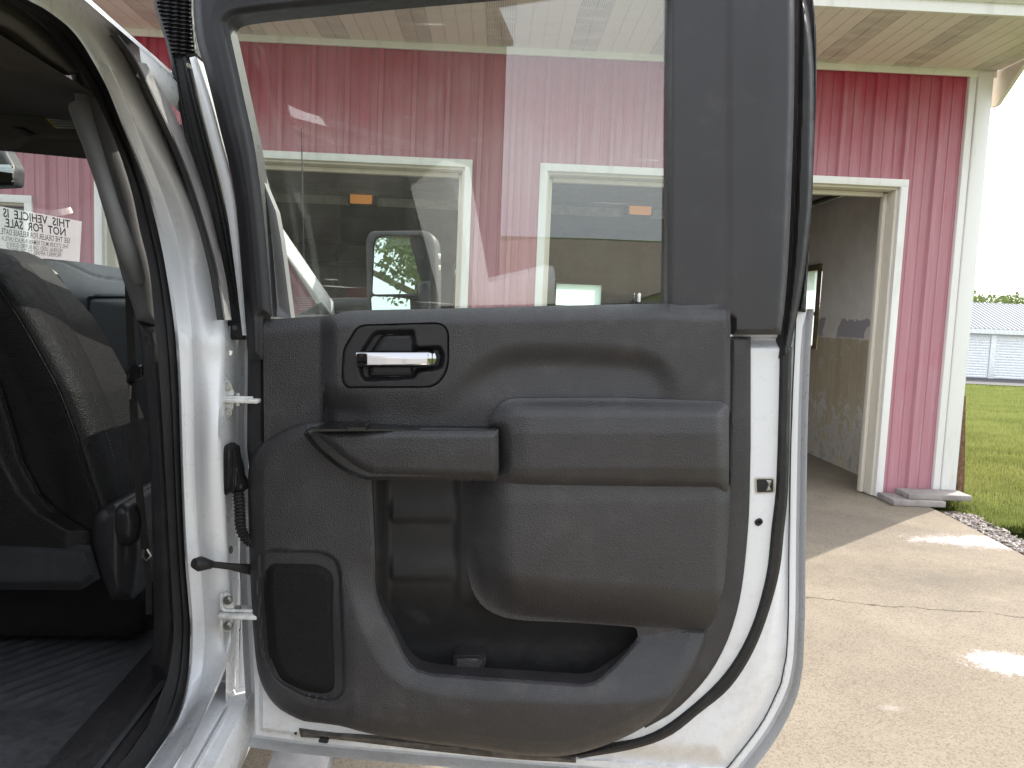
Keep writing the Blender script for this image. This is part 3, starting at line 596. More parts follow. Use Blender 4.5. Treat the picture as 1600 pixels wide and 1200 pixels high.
def leaf_mat(name, a, b):
    s = NT(name); g = s.n.new('ShaderNodeNewGeometry'); c = s.mix(g.outputs['Random Per Island'], a, b); s.set('Base Color', c); s.set('Roughness', .55)
    tl = s.n.new('ShaderNodeBsdfTranslucent'); s.link(c, tl.inputs[0]); mx = s.n.new('ShaderNodeMixShader'); mx.inputs[0].default_value = .35; s.link(s.p.outputs[0], mx.inputs[1]); s.link(tl.outputs[0], mx.inputs[2]); s.link(mx.outputs[0], s.out.inputs[0]); return s.m
LEAF = leaf_mat('green_leaf', (.05, .10, .02), (.13, .19, .04)); BARK = simple('bark', (.10, .075, .055), .9, 0, .8, 30, .3, 10)
def leaves(cs, rs, n, size):
    V = []; w = rs ** 2 / (rs ** 2).sum(); pick = rng.choice(len(cs), n, p=w)
    d = rng.normal(0, 1, (n, 3)); d /= np.linalg.norm(d, axis=1)[:, None]; rad = rs[pick] * rng.random(n) ** .45
    p = cs[pick] + d * rad[:, None] * np.array([1, 1, .8]); a = rng.normal(0, 1, (n, 3)); a /= np.linalg.norm(a, axis=1)[:, None]; b = np.cross(a, rng.normal(0, 1, (n, 3))); b /= np.linalg.norm(b, axis=1)[:, None]
    s = size * (.6 + .8 * rng.random(n))[:, None]; V = np.stack([p - a * s, p + b * s * .5, p + a * s, p - b * s * .5], 1).reshape(-1, 3); return V, np.arange(4 * n).reshape(-1, 4)
def tree(x, y, zb, H, rad, n, lab, leafsize=.09, group=None):
    t = empty('shade_tree', (x, y, zb)); tag(t, lab, 'tree', group)
    mb = MB(); top = np.array([x + .2, y, zb + H * .8]); mb.tube([(x, y, zb - .1), (x + .05, y, zb + H * .25), (x + .12, y + .05, zb + H * .55), top], [.24, .19, .12, .04], 8)
    cs = []; rs = []
    for i in range(15):
        a = random.random() * 6.28; k = .25 + .5 * random.random(); st = np.array([x + .1, y, zb + H * k]); ln = rad * (.6 + .4 * random.random()); en = st + np.array([math.cos(a) * ln, math.sin(a) * ln, H * (.10 + .15 * random.random())])
        mb.tube([st, (st + en) / 2 + np.array([0, 0, .25]), en], [.09, .06, .02], 6); cs += [en, (st + en * 2) / 3]; rs += [rad * (.26 + .16 * random.random()), rad * .26]
    cs += [top]; rs += [rad * .45]; mb.build('trunk', BARK, t)
    V, f = leaves(np.array(cs), np.array(rs), n, leafsize); link('crown', mesh('crown', V, f), LEAF, t, 0)
# far wood behind the storage units: one mass
def wood():
    cs = []; rs = []
    for i in range(190):
        x = 40 + 75 * random.random(); h = 5.9 + .7 * random.random() + .4 * math.sin(x * .35); y = 92 + 8 * random.random()
        for k in range(4): cs.append((x + random.uniform(-1.4, 1.4), y + random.uniform(-1, 1), -1.6 + h * (.3 + .75 * k / 3))); rs.append(1.5 + .8 * random.random())
    V, f = leaves(np.array(cs), np.array(rs), 90000, .26)
    tag(link('far_wood', mesh('far_wood', V, f), leaf_mat('far_leaf', (.10, .15, .04), (.19, .24, .07)), None, 0), 'green tree line on the horizon behind the storage units', 'trees', kind='stuff')
wood()
tree(5.9, -12.0, -.05, 9.0, 3.5, 24000, 'leafy shade tree behind the camera, reflected large in the side mirror', .075)
def blocker():  # unseen dark block, added to darken the left of the window reflection
    x1, y1, H = -4.45, -10.0, 6.8; t = empty('dark_blocker', (-8, y1 - 4, 0)); tag(t, 'dark brown metal barn added behind the camera, darkening the left of the window glass', 'blocker')
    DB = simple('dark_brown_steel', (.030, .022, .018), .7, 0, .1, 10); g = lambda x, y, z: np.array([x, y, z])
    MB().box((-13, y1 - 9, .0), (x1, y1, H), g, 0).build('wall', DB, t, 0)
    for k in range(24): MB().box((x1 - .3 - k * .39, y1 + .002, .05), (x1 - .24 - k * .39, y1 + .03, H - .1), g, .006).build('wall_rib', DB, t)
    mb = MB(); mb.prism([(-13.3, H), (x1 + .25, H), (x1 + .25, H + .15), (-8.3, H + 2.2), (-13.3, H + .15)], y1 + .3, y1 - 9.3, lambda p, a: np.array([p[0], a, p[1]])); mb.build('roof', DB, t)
    MB().box((-10, y1 + .035, .02), (-6, y1 + .09, 4.2), g, .01).build('sliding_door', DB, t)
blocker()
# power line
pA = at_y(1480, 434, 60.); pB = at_y(1760, 416, 60.)
mb = MB(); mb.tube([pA + (pB - pA) * k + np.array([0, 0, -1.2 * (1 - (2 * k - 1) ** 2) * .3]) for k in np.linspace(-.6, 1.5, 12)], .02, 4); tag(mb.build('power_line', M['rubber']), 'thin power line crossing the sky above the storage units', 'cable')

# ================================================================== PICKUP TRUCK
truck = empty('pickup_truck', tuple(t2w(-.2, -1.0, 0)))
tag(truck, 'white crew cab pickup with its black-lined rear door swung wide open', 'pickup truck')
TV = Vector(truck.location)
def part(name): o = empty(name, (0, 0, 0), truck); o.location = -TV; return o
def tloft(name, prof, us, mat, parent=truck, closed=False, smooth=40): return sweep(name, prof, us, mat, parent, lambda u, w, z: t2w(u, w, z), closed, smooth)
def rail(pts, n, inb): p = spline(pts, n); inb = np.interp(np.linspace(0, 1, n), np.linspace(0, 1, len(inb)), inb) if not np.isscalar(inb) else inb; return trk(p[:, 0], p[:, 1], inb)

# ---- door aperture: white jamb between the seal and the outer edge of the B-pillar
N_ = 90
railA_px = [(-60, -62), (0, -26), (44, 0), (70, 14), (100, 36), (120, 55), (135, 75), (147, 95), (161, 120), (175, 149), (197, 205), (217, 255), (233, 300), (249, 360), (262, 425), (275, 512), (281, 600), (285, 725), (290, 850), (296, 930), (299, 975), (297, 1037), (287, 1095), (270, 1137), (247, 1172), (222, 1205), (175, 1255), (100, 1330)]
railB_px = [(-20, -120), (50, -62), (110, -20), (138, 5), (160, 32), (178, 62), (195, 92), (212, 125), (230, 165), (250, 213), (270, 262), (287, 300), (307, 350), (332, 425), (343, 500), (345, 560), (341, 615), (338, 682), (342, 750), (347, 810), (354, 900), (360, 980), (352, 1030), (325, 1100), (305, 1145), (280, 1192), (245, 1250), (190, 1330)]
def matched(pa, pb, n):   # resample two rails with matching parameters
    pa = np.asarray(pa, float); pb = np.asarray(pb, float); k = len(pa); t = np.linspace(0, k - 1, n)
    return [np.stack([np.interp(t, np.arange(k), spline_at(p)[:, j]) for j in (0, 1)], 1) if False else cr(p, t) for p in (pa, pb)]
def cr(p, t):
    p = np.vstack([2 * p[0] - p[1], p, 2 * p[-1] - p[-2]]); i = np.clip(np.floor(t).astype(int), 0, len(p) - 4); f = (t - i)[:, None]; a, b, c, d = p[i], p[i + 1], p[i + 2], p[i + 3]
    return .5 * ((2 * b) + (-a + c) * f + (2 * a - 5 * b + 4 * c - d) * f ** 2 + (-a + 3 * b - 3 * c + d) * f ** 3)
A2, B2 = matched(railA_px, railB_px, 160)
tt = np.linspace(0, 1, 160)
def jamb_rail(k, inb, bump=0.):
    p = A2 * (1 - k) + B2 * k; g = .35 + .65 * sst(.22, .5, tt); q = trk(p[:, 0], p[:, 1], .05 + (inb - .05) * g); return q - TF * bump
body = part('cab_body')
rails = [jamb_rail(0, .100), jamb_rail(.02, .100, .012), jamb_rail(.10, .094, .014), jamb_rail(.13, .092, .002), jamb_rail(.36, .078, .0), jamb_rail(.44, .072, .006), jamb_rail(.62, .060, .010), jamb_rail(.76, .050, .012), jamb_rail(.90, .040, .008), jamb_rail(.97, .034, .0), jamb_rail(1, .030, -.010)]
bp = rails[-1]
rails += [bp + TF * .03 - TO * .002, bp + TF * .09 - TO * .004]
loft('door_jamb', rails, M['white'], body, smooth=60)
# hinge pillar recess (lower, forward of the jamb) and front door rear edge
pz = np.linspace(.72, 1.46, 12)
tloft('hinge_pillar', [(-.034, z) for z in pz], [-.02, .03, .075], M['white'], body)
loft('hinge_pillar', [t2w(np.full(12, .075), np.full(12, -.036), pz), t2w(np.full(12, .078), np.full(12, -.15), pz)], M['white'], body)
# ---- rear door seal around the aperture
sealL_px = [(-90, -50), (-32, -26), (8, 0), (31, 14), (55, 32), (75, 50), (92, 70), (105, 85), (125, 110), (144, 141), (168, 190), (187, 237), (207, 300), (220, 362), (235, 425), (243, 512), (251, 600), (259, 725), (266, 850), (270, 930), (272, 985), (264, 1045), (252, 1083), (232, 1132), (210, 1165), (188, 1195), (140, 1250), (60, 1330)]
L2, A3 = matched(sealL_px, railA_px, 160)
def seal_rail(k, inb, bump): p = L2 * (1 - k) + A3 * k; q = trk(p[:, 0], p[:, 1], inb); return q - TF * bump
seal = loft('aperture_seal', [seal_rail(-.02, .118, -.02), seal_rail(0, .118, .0), seal_rail(.10, .116, .012), seal_rail(.28, .114, .017), seal_rail(.42, .112, .012), seal_rail(.50, .110, -.004), seal_rail(.56, .110, -.004), seal_rail(.64, .108, .009), seal_rail(.80, .106, .013), seal_rail(.94, .104, .009), seal_rail(1.02, .102, -.006)], M['rubber'], body, smooth=80)
# ---- rocker / sill
tloft('rocker', [(-.10, .716), (-.046, .718), (-.036, .714), (-.033, .704), (-.012, .701), (-.004, .700), (.0, .694), (.0, .62), (-.01, .57), (-.05, .53), (-.12, .52)], np.linspace(-1.25, 2.2, 30), M['white'], body)
tloft('sill_flange', [(-.030, .7035), (-.030, .713), (-.024, .713), (-.022, .7035)], np.linspace(-1.2, -.02, 8), M['white'], body)
tloft('sill_plate', [(-.135, .745), (-.16, .752), (-.2, .748), (-.26, .73)], np.linspace(-1.2, .3, 8), M['panel'], body)
# ---- cab side above the belt, roof, A-pillar
def wz(u, z): return float(wside(z))
roofz = 1.915
tloft('roof_edge', [(-.143, roofz), (-.165, 1.94)], np.linspace(-.40, .34, 8), M['white'], body)
tloft('added_roof_strip', [(-.143, roofz), (-.165, 1.94), (-.19, 1.947)], np.linspace(-1.40, -.40, 8), M['rubber'], body)  # black strip added out of view to suppress a bright reflection in the glass
tloft('roof', [(-.165, 1.94), (-.30, 1.965), (-.65, 1.985), (-1.03, 1.99), (-1.41, 1.985), (-1.76, 1.965), (-1.9, 1.94), (-1.917, roofz)], np.linspace(-1.40, .34, 12), M['white'], body)
rl = np.array([(-.16, 1.913), (-.003, 1.910), (.25, 1.875), (.606, 1.738), (.95, 1.622), (1.286, 1.512), (1.46, 1.452)]); rl = spline(rl, 60)
def arail(off_w, dz, du=0., mirror=False):
    w = wside(rl[:, 1]) + off_w; z = rl[:, 1] + dz
    if mirror: w = -2.06 - w
    return t2w(rl[:, 0] + du, w, z)
for mir in (False, True):
    loft('roof_rail', [arail(-.006, -.045, -.0, mir)[:16], arail(.004, -.03, 0, mir)[:16], arail(.0, .0, 0, mir)[:16], arail(-.03, .028, .012, mir)[:16]], M['white'], body, smooth=60)
    loft('a_pillar', [arail(.0, -.055, -.03, mir)[15:], arail(.004, -.03, 0, mir)[15:], arail(.0, .0, 0, mir)[15:], arail(-.03, .028, .012, mir)[15:], arail(-.07, .036, .02, mir)[15:], arail(-.10, .02, .02, mir)[15:], arail(-.09, -.01, .01, mir)[15:]], M['white'], body, smooth=60)
    loft('a_pillar_seal', [arail(-.004, -.060, -.03, mir)[10:], arail(.006, -.066, -.03, mir)[10:], arail(-.002, -.078, -.035, mir)[10:]], M['rubber'], body, smooth=60)
# front door: outer skin, belt moulding, window, rear applique
fd = part('front_door')
zs = [.62, .66, .80, 1.0, 1.2, 1.36, 1.43, 1.46]; ws = [-.012, .002, .012, .016, .018, .014, .004, -.004]
tloft('door_skin', list(zip(ws, zs)), np.linspace(.085, 1.28, 16), M['white'], fd)
loft('door_edge', [t2w(np.full(8, .085), np.array(ws), np.array(zs)), t2w(np.full(8, .080), np.array(ws) - .045, np.array(zs))], M['white'], fd)
tloft('belt_moulding', [(-.006, 1.452), (.012, 1.456), (.012, 1.475), (-.012, 1.482)], np.linspace(.085, 1.28, 10), M['rubber'], fd)
def side_quad(name, pts, inb, mat, parent, th=.004):
    v = [t2w(u, float(wside(z)) - inb, z) for u, z in pts]; v2 = [t2w(u, float(wside(z)) - inb - th, z) for u, z in pts]; n = len(pts)
    return link(name, mesh(name, v + v2, [tuple(range(n)), tuple(range(n, 2 * n))[::-1]] + [(i, n + i, n + (i + 1) % n, (i + 1) % n) for i in range(n)]), mat, parent, 0)
side_quad('window_glass', [(.15, 1.47), (1.28, 1.47), (1.12, 1.545), (.78, 1.655), (.5, 1.752), (.25, 1.83), (.13, 1.845)], .014, M['dkglass'], fd)
# textured film strip down the rear of the front door, with its black edge beside the jamb
film_l = spline([(170, 40), (186, 58), (205, 84), (222, 115), (243, 160), (268, 212), (292, 270), (312, 330), (337, 420), (350, 500)], 50)
film_r = spline([(186, 44), (206, 62), (234, 108), (252, 140), (270, 172), (290, 218), (309, 268), (330, 335), (352, 430), (362, 500)], 50)
fl0 = trk(film_l[:, 0] + 1, film_l[:, 1], 0.); fr0 = trk(film_r[:, 0], film_r[:, 1], 0.); fm = fl0 * .5 + fr0 * .5
k0 = 7
loft('pillar_film', [fl0[k0:], fm[k0:] + TO * .001, fr0[k0:], fr0[k0:] - TO * .012 + TF * .01], M['applique'], fd)
fk = film_l[2:]
loft('pillar_edge', [trk(fk[:, 0] - 13, fk[:, 1], .050), trk(fk[:, 0] - 9, fk[:, 1], .026), trk(fk[:, 0] - 4, fk[:, 1], .006), trk(fk[:, 0], fk[:, 1], -.001), trk(fk[:, 0] + 2.5, fk[:, 1], -.001)], M['rubber'], fd, smooth=60)
# front fender, hood, wheel
fen = part('front_fender')
tloft('fender_skin', [(-.02, .95), (.01, 1.0), (.02, 1.15), (.015, 1.3), (-.01, 1.40), (-.06, 1.445), (-.14, 1.46)], np.linspace(1.285, 2.75, 14), M['white'], fen)
MB().tube([t2w(2.05 + .47 * math.cos(a), .012, .5 + .47 * math.sin(a)) for a in np.linspace(-.15, math.pi + .15, 26)], .035, 8).build('wheel_arch', M['white'], fen)
tloft('hood', [(-.15, 1.455), (-.3, 1.50), (-.6, 1.53), (-1.03, 1.545), (-1.46, 1.53), (-1.76, 1.50), (-1.91, 1.455)], np.linspace(1.5, 2.85, 10), M['white'])
tloft('nose', [(-.05, .6), (-.05, 1.4), (-2.0, 1.4), (-2.0, .6)], [2.72, 2.88], M['gloss'])
TYRE = simple('tyre_rubber', (.03, .03, .03), .8); 
def wheel(u, w):
    wh = part('wheel'); pr = [(.28, -.12), (.37, -.13), (.40, -.09), (.40, .09), (.37, .13), (.28, .12)]
    rr = [np.array([t2w(u + r * math.cos(a), w + d, .402 + r * math.sin(a)) for a in np.linspace(0, 2 * math.pi, 41)]) for r, d in pr]; loft('tyre', rr, TYRE, wh)
    pr = [(.28, .12), (.26, .11), (.24, .05), (.1, .06), (.08, .09), (.0, .09)]
    rr = [np.array([t2w(u + r * math.cos(a), w + d, .402 + r * math.sin(a)) for a in np.linspace(0, 2 * math.pi, 41)]) for r, d in pr]; loft('rim', rr, M['metal'], wh)
wheel(2.05, -.16); wheel(-2.0, -.16)
# rear of cab and bed side (beside and behind the camera; they shade the door and show in the glass)
rc = part('cab_rear')
zs2 = np.linspace(.62, 1.905, 20)
w2 = np.where(zs2 < BELT, .0, 0) + wside(zs2)
loft('rear_quarter', [t2w(np.full(20, u), w2, zs2) for u in np.linspace(-1.40, -1.16, 4)] + [t2w(np.full(20, -1.15), w2 - .05, zs2), t2w(np.full(20, -1.14), w2 - .16, zs2)], M['white'], rc)
loft('back_panel', [t2w(np.full(3, -1.40), np.full(3, w), np.array([.62, 1.0, 1.45])) for w in (-.0, -1.03, -2.06)], M['white'], rc)
for a, b in ((-.02, -.35), (-1.71, -2.04)): loft('back_panel', [t2w([-1.40, -1.39], [a, a - .14 * np.sign(1)] if a > -1 else [a, a], [1.45, 1.91]), t2w([-1.40, -1.39], [b, b], [1.45, 1.91])], M['white'], rc)
loft('back_glass', [t2w([-1.395, -1.385], [-.35, -.35], [1.45, 1.90]), t2w([-1.395, -1.385], [-1.71, -1.71], [1.45, 1.90])], M['dkglass'], rc)
bed = part('cargo_bed')
tloft('bed_side', [(-.05, .62), (-.005, .66), (.0, 1.2), (-.01, 1.42), (-.03, 1.47), (-.12, 1.475), (-.13, 1.40), (-.14, .95)], np.linspace(-3.4, -1.43, 14), M['white'], bed)
tloft('bed_floor', [(-.13, .95), (-1.93, .95)], [-3.4, -1.43], M['gloss'], bed); tloft('bed_side', [(-1.93, .95), (-1.93, 1.47), (-2.05, 1.47), (-2.05, .62)], [-3.4, -1.43], M['white'], bed)
rs_ = part('rear_seat')
f_ = lambda a, b, c: t2w(a, b, c)
MB().box((-1.34, -1.85, .80), (-1.12, -.2, 1.56), lambda a, b, c: t2w(a - (c - .8) * .08, b, c), .06).build('seat_back', M['leather'], rs_)
MB().box((-1.27, -1.85, .78), (-.72, -.2, 1.02), f_, .05).build('seat_cushion', M['leather'], rs_)
for w in (-.5, -1.03, -1.56): MB().box((-1.36, w - .13, 1.60), (-1.23, w + .13, 1.80), f_, .04).build('headrest', M['leather'], rs_)
loft('rear_pillar_cover', [t2w(np.full(20, -1.14), w2 - .17, zs2), t2w(np.full(20, -1.17), w2 - .2, zs2), t2w(np.full(20, -1.37), w2 - .2, zs2)], M['panel'], rc)
# far (driver) side of the cab
ds = part('driver_side')
tloft('side_panel', [(-2.05, .62), (-2.055, 1.44)], np.linspace(-1.3, 1.3, 6), M['white'], ds)
tloft('inner_panel', [(-1.95, .72), (-1.95, 1.46), (-2.05, 1.46)], np.linspace(-1.3, 1.0, 6), M['panel'], ds)
for u0, u1 in ((-1.3, -1.0), (-.05, .1)): loft('side_pillar', [t2w([u0, u0], [-2.05, -1.92], [1.44, 1.92]), t2w([u1, u1], [-2.05, -1.92], [1.44, 1.92])], M['white'], ds)
# running board
rb = part('running_board')
tloft('step_tread', [(.012, .485), (.02, .508), (.045, .513), (.125, .512), (.145, .500), (.150, .478), (.13, .455), (.05, .45), (.015, .465)], np.linspace(-1.1, 1.2, 24), M['board'], rb, True)
for u in (.045, .9): MB().box((u, -.15, .46), (u + .05, .03, .50), lambda a, b, c: t2w(a, b, c), .004).build('bracket', M['rubber'], rb)
tloft('underbody', [(-.12, .52), (-.3, .50), (-1.9, .50)], [-1.2, 2.6], M['seam'])

# ---- rear door -------------------------------------------------------------------------------
door = part('rear_door')
HL, HR = .0, .0
outer = cat([(387, 532), (387, 700), (391, 900), (394, 1000), (398, 1075)], [(399, 1148)], [(470, 1158), (560, 1167), (700, 1179), (850, 1192), (1000, 1203), (1100, 1212)], [(1140, 1212)], spline([(1152, 1200), (1199, 1137), (1230, 1075), (1240, 1025)], 14), spline([(1243, 950), (1244, 825), (1247, 650), (1252, 520), (1256, 487)], 8), [(1246, 487), (1238, 518), (1150, 516), (1140, 532)])
_pl = outer
def hshell(x, y, d):
    # right side steps down towards the hem flange, left side likewise
    right = sst(700, 900, x); wid = 16 + 20 * sst(900, 1080, y)
    h = -.030 * (1 - sst(13, 13 + wid, d)) * right
    hem = np.where(d < 12, .006 * (1 - sst(10, 12, d)), 0) * right
    left = (1 - sst(500, 560, x)) * sst(900, 1000, y); h = h - .012 * (1 - sst(8, 12, d)) * left
    bot = sst(1100, 1120, y) * 0
    # raised bead between panel strip and weatherstrip
    return h + hem
relief('inner_shell', outer, hshell, -.05, 3.0, M['white'], door, holes=[[(574, 738), (788, 738), (818, 884), (898, 942), (1006, 960), (1006, 1000), (935, 1082), (880, 1082), (640, 1068), (602, 1000), (577, 900)]])
hemline = cat(spline([(1244, 490), (1237, 650), (1233, 825), (1232, 950), (1229, 1023)], 20), spline([(1220, 1069), (1190, 1130), (1143, 1192), (1130, 1206)], 14))
MB().tube([door_pos(x, y, -.0225) for x, y in hemline], .0013, 5).build('hem_seam', M['seam'], door)
relief('outer_skin', outer + (outer - np.array([820, 830])) * .012, lambda x, y, d: -.085 - .035 * sst(0, 150, d), -.05, 14, M['white'], door, skirt=True)
# window frame trim (front and header)
frame = cat(spline([(302, -70), (302, 5), (304, 40), (310, 75), (319, 103), (340, 187), (366, 300), (378, 430), (385, 525), (388, 562)], 30), [(411, 562), (411, 496), (425, 495)], spline([(421, 440), (416, 380), (409, 310), (397, 225), (385, 170), (371, 105), (360, 55)], 16), rnd([(360, 55), (353, 27, 26), (410, 19), (612, -1), (900, -26), (1043, -38)])[1:], [(1043, -70)])
def hframe(x, y, d): return .024 + .010 * sst(0, 14, d) + .004 * sst(14, 40, d)
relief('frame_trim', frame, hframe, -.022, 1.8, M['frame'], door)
relief('window_channel', cat(spline([(348, 30), (379, 165), (403, 290), (420, 495)], 12), spline([(455, 497), (434, 343), (415, 292), (386, 180), (360, 45)], 12)), lambda x, y, d: -.004 - .012 * sst(0, 25, d), -.03, 2.5, M['pillar'], door)
# wide rear pillar trim
ptrim = cat([(1043, -70), (1240, -70)], spline([(1241, 0), (1241, 130), (1238, 250), (1232, 400), (1225, 490), (1220, 523)], 16), [(1143, 523), (1143, 500), (1043, 500)])
def hptrim(x, y, d): return .016 + .012 * sst(0, 9, d) + .004 * sst(1130, 1150, x) * sst(1240, 1190, x) - .004 * np.cos((x - 1043) / 200 * 3.1)
relief('pillar_trim', ptrim, hptrim, -.025, 3.5, M['trim'], door)
relief('upper_seal', cat(spline([(1246, -70), (1248, 0), (1247, 130), (1243, 260), (1239, 360), (1234, 430), (1222, 530), (1217, 560)], 18), spline([(1233, 560), (1240, 520), (1247, 487), (1258, 420), (1268, 330), (1271, 250), (1272, 120), (1266, 35), (1255, -20), (1250, -70)], 22)), lambda x, y, d: .004 + .012 * sst(0, 9, d), -.03, 2.5, M['rubber'], door)
relief('outer_seal', cat(spline([(1255, -70), (1268, 10), (1272, 120), (1270, 250), (1266, 340), (1258, 420), (1247, 486)], 18), [(1259, 488)], spline([(1263, 412), (1271, 260), (1276, 120), (1274, 30), (1266, -30), (1262, -70)], 14)), lambda x, y, d: -.012 + .006 * sst(0, 4, d), -.05, 2.5, M['rubber'], door)
# painted shell strip and black outer frame on the hinge side
relief('shell_strip', cat(spline([(296, 90), (312, 150), (330, 225), (350, 300), (368, 430), (379, 524)], 14), spline([(385, 524), (380, 460), (366, 310), (345, 225), (325, 150), (305, 88)], 14)), lambda x, y, d: .0 + .003 * sst(0, 4, d), -.05, 2.2, M['white'], door)
ofr = cat(spline([(232, -70), (240, 5), (260, 70), (277, 155), (292, 225), (313, 300), (335, 420), (349, 500)], 22), [(350, 520), (358, 531), (383, 531), (384, 512)], spline([(375, 470), (360, 380), (344, 300), (325, 225), (306, 150), (293, 92)], 14), [(309, 86), (306, 60), (303, 20), (304, -70)])
def hofr(x, y, d):
    g = 1 - sst(84, 90, y); rib = g * sst(4, 9, d) * .006 * np.clip(np.sin(y / 6.4 * 2 * math.pi - (x - 250) * .12) * 2, -1, 1)
    ch = (1 - g) * .006 * sst(6, 9, d) * (1 - sst(14, 22, d)) * (1 - sst(470, 490, y))
    return -.026 + .006 * sst(0, 4, d) + rib - ch + .012 * sst(500, 506, y)
relief('hinge_side_frame', ofr, hofr, -.06, 1.6, M['rubber'], door)
MB().tube([door_pos(367, 512, -.004), door_pos(367, 512, -.010)], .005, 12).build('frame_screw', M['gloss'], door)
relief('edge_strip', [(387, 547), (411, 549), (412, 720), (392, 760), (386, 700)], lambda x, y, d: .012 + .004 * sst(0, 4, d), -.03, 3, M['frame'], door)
relief('edge_strip', [(384, 500), (410, 500), (411, 546), (386, 544)], lambda x, y, d: .010 + .004 * sst(0, 4, d), -.03, 3, M['trim'], door)
# flange strip along the rear edge of the trim panel
fl = cat([(1142, 526), (1173, 526)], spline([(1173, 700), (1169, 825), (1153, 950), (1117, 1040), (1060, 1106), (1008, 1138)], 24), spline([(1000, 1120), (1050, 1070), (1085, 1015), (1108, 960), (1125, 880), (1136, 760)], 18))
relief('rear_flange', fl, lambda x, y, d: .006 + .004 * sst(0, 6, d), -.004, 3, M['panel'], door)
# main weatherstrip
wsl = [(1221, 540), (1219, 640), (1215, 760), (1208, 825), (1199, 903), (1174, 987), (1133, 1056), (1070, 1115), (1018, 1148), (955, 1165), (895, 1180)]; wsr = [(1236, 540), (1233, 640), (1230, 760), (1224, 825), (1214, 903), (1183, 1000), (1142, 1069), (1092, 1112), (1045, 1148), (990, 1168), (905, 1183)]
relief('weatherstrip', cat(spline([(x - 2, y - 1) for x, y in wsl], 50), spline([(x + 1.5, y + 2) for x, y in wsr[::-1]], 50)), lambda x, y, d: .002 + .008 * sst(0, 5, d), -.03, 2.0, M['rubber'], door)
# bottom seal, drip slot, drain plug
relief('bottom_seal', cat(spline([(467, 1139), (520, 1146), (580, 1150), (680, 1160), (800, 1172), (900, 1184)], 16), spline([(900, 1192), (800, 1186), (680, 1174), (580, 1162), (520, 1155), (470, 1152)], 16)), lambda x, y, d: .004 + .006 * sst(0, 5, d), -.01, 2, M['dirty'], door)
relief('drain_slot', rnd([(499, 1153, 3), (514, 1155, 3), (512, 1162, 3), (497, 1160, 3)]), lambda x, y, d: .0125, .0, 1.5, M['seam'], door)
MB().tube([door_pos(462, 1146, .003), door_pos(462, 1146, -.001)], .0028, 10).build('drain_plug', M['rubber'], door)
# latch, grommet on the shut face
latch = rnd([(1181, 748, 3), (1209, 748, 3), (1209, 769, 3), (1182, 770, 3)])
relief('latch_bezel', cat(latch + (latch - latch.mean(0)) * .1), lambda x, y, d: .0022, 0, 1.2, M['metal'], door, holes=[latch - (latch - latch.mean(0)) * .06])
relief('latch_pocket', latch, lambda x, y, d: .0012, .0, 1.5, M['seam'], door)
relief('latch_claw', rnd([(1197, 750, 2), (1206, 751, 2), (1205, 758, 2), (1202, 760), (1206, 766, 2), (1197, 767, 2), (1200, 758)]), lambda x, y, d: .0016 + .002 * sst(0, 2, d), .001, 1., M['metal'], door)
gr = rnd([(1177, 815, 6), (1188, 808, 6), (1194, 816, 6), (1184, 824, 6)], 8)
relief('grommet', gr, lambda x, y, d: .001 + .004 * sst(0, 2, d) - .003 * sst(3, 4.5, d), 0, 1., M['rubber'], door)
# --- glass
# side glass is gently bowed; its outline is hidden in the frame channels
_gx = np.linspace(-.62, .36, 60); _sl = np.interp(_gx, [-.62, -.12, .22, .36], [.118, .118, .030, .030]); _gy = np.concatenate([[0], np.cumsum((_sl[1:] + _sl[:-1]) / 2 * np.diff(_gx))])
_gy = DOORY + .004 - (_gy - np.interp(.26, _gx, _gy))          # depth of the pane at each x
def glass_pt(px, py, off=0.):
    y = DOORY + .02
    for _ in range(12): p = at_y(px, py, y); y = np.interp(p[..., 0], _gx, _gy) + off + math.tan(R(3)) * (2.0 - p[..., 2])
    return at_y(px, py, y)
gxp = np.linspace(344, 1062, 50)
def gtop(x): return np.interp(x, [344, 372, 612, 900, 1062], [15, 12, -12, -40, -55])
gr_ = [np.array([glass_pt(x, t * (512 - (x - 344) * .03) + (1 - t) * gtop(x), 0.) for x in gxp]) for t in np.linspace(0, 1, 14)]; gk = len(gr_)
V = np.vstack(gr_); n = 50; fr_ = [(r * n + c, (r + 1) * n + c, (r + 1) * n + c + 1, r * n + c + 1) for r in range(gk - 1) for c in range(n - 1)]
V2 = V + np.array([0, .004, 0]); fb = [tuple(i + len(V) for i in q[::-1]) for q in fr_]
link('window_glass', mesh('window_glass', np.vstack([V, V2]), fr_ + fb), M['glass'], door, 60)
# etched glass mark
mb = MB(); ETCH = simple('etched_mark', (.25, .25, .24), .7)
def etch(x0, y0, x1, y1): mb.add([glass_pt(x, y, -.0006) for x, y in ((x0, y0), (x0, y1), (x1, y1), (x1, y0))], [(0, 1, 2, 3)])
for i, yy in enumerate((465, 468.5, 472, 475.5, 479, 482.5)):
    x = 463 + i * .8
    while x < 486 - (i == 5) * 6: w = random.uniform(1.2, 3.6); etch(x, yy - .7, min(x + w, 487), yy + .7); x += w + 1.1
for a in ((487.5, 462.5, 492.5, 463.4), (487.5, 466.6, 492.5, 467.5), (487.5, 463.4, 488.4, 466.6), (491.6, 463.4, 492.5, 466.6)): etch(*a)
mb.build('etched_mark', ETCH, door, 0)
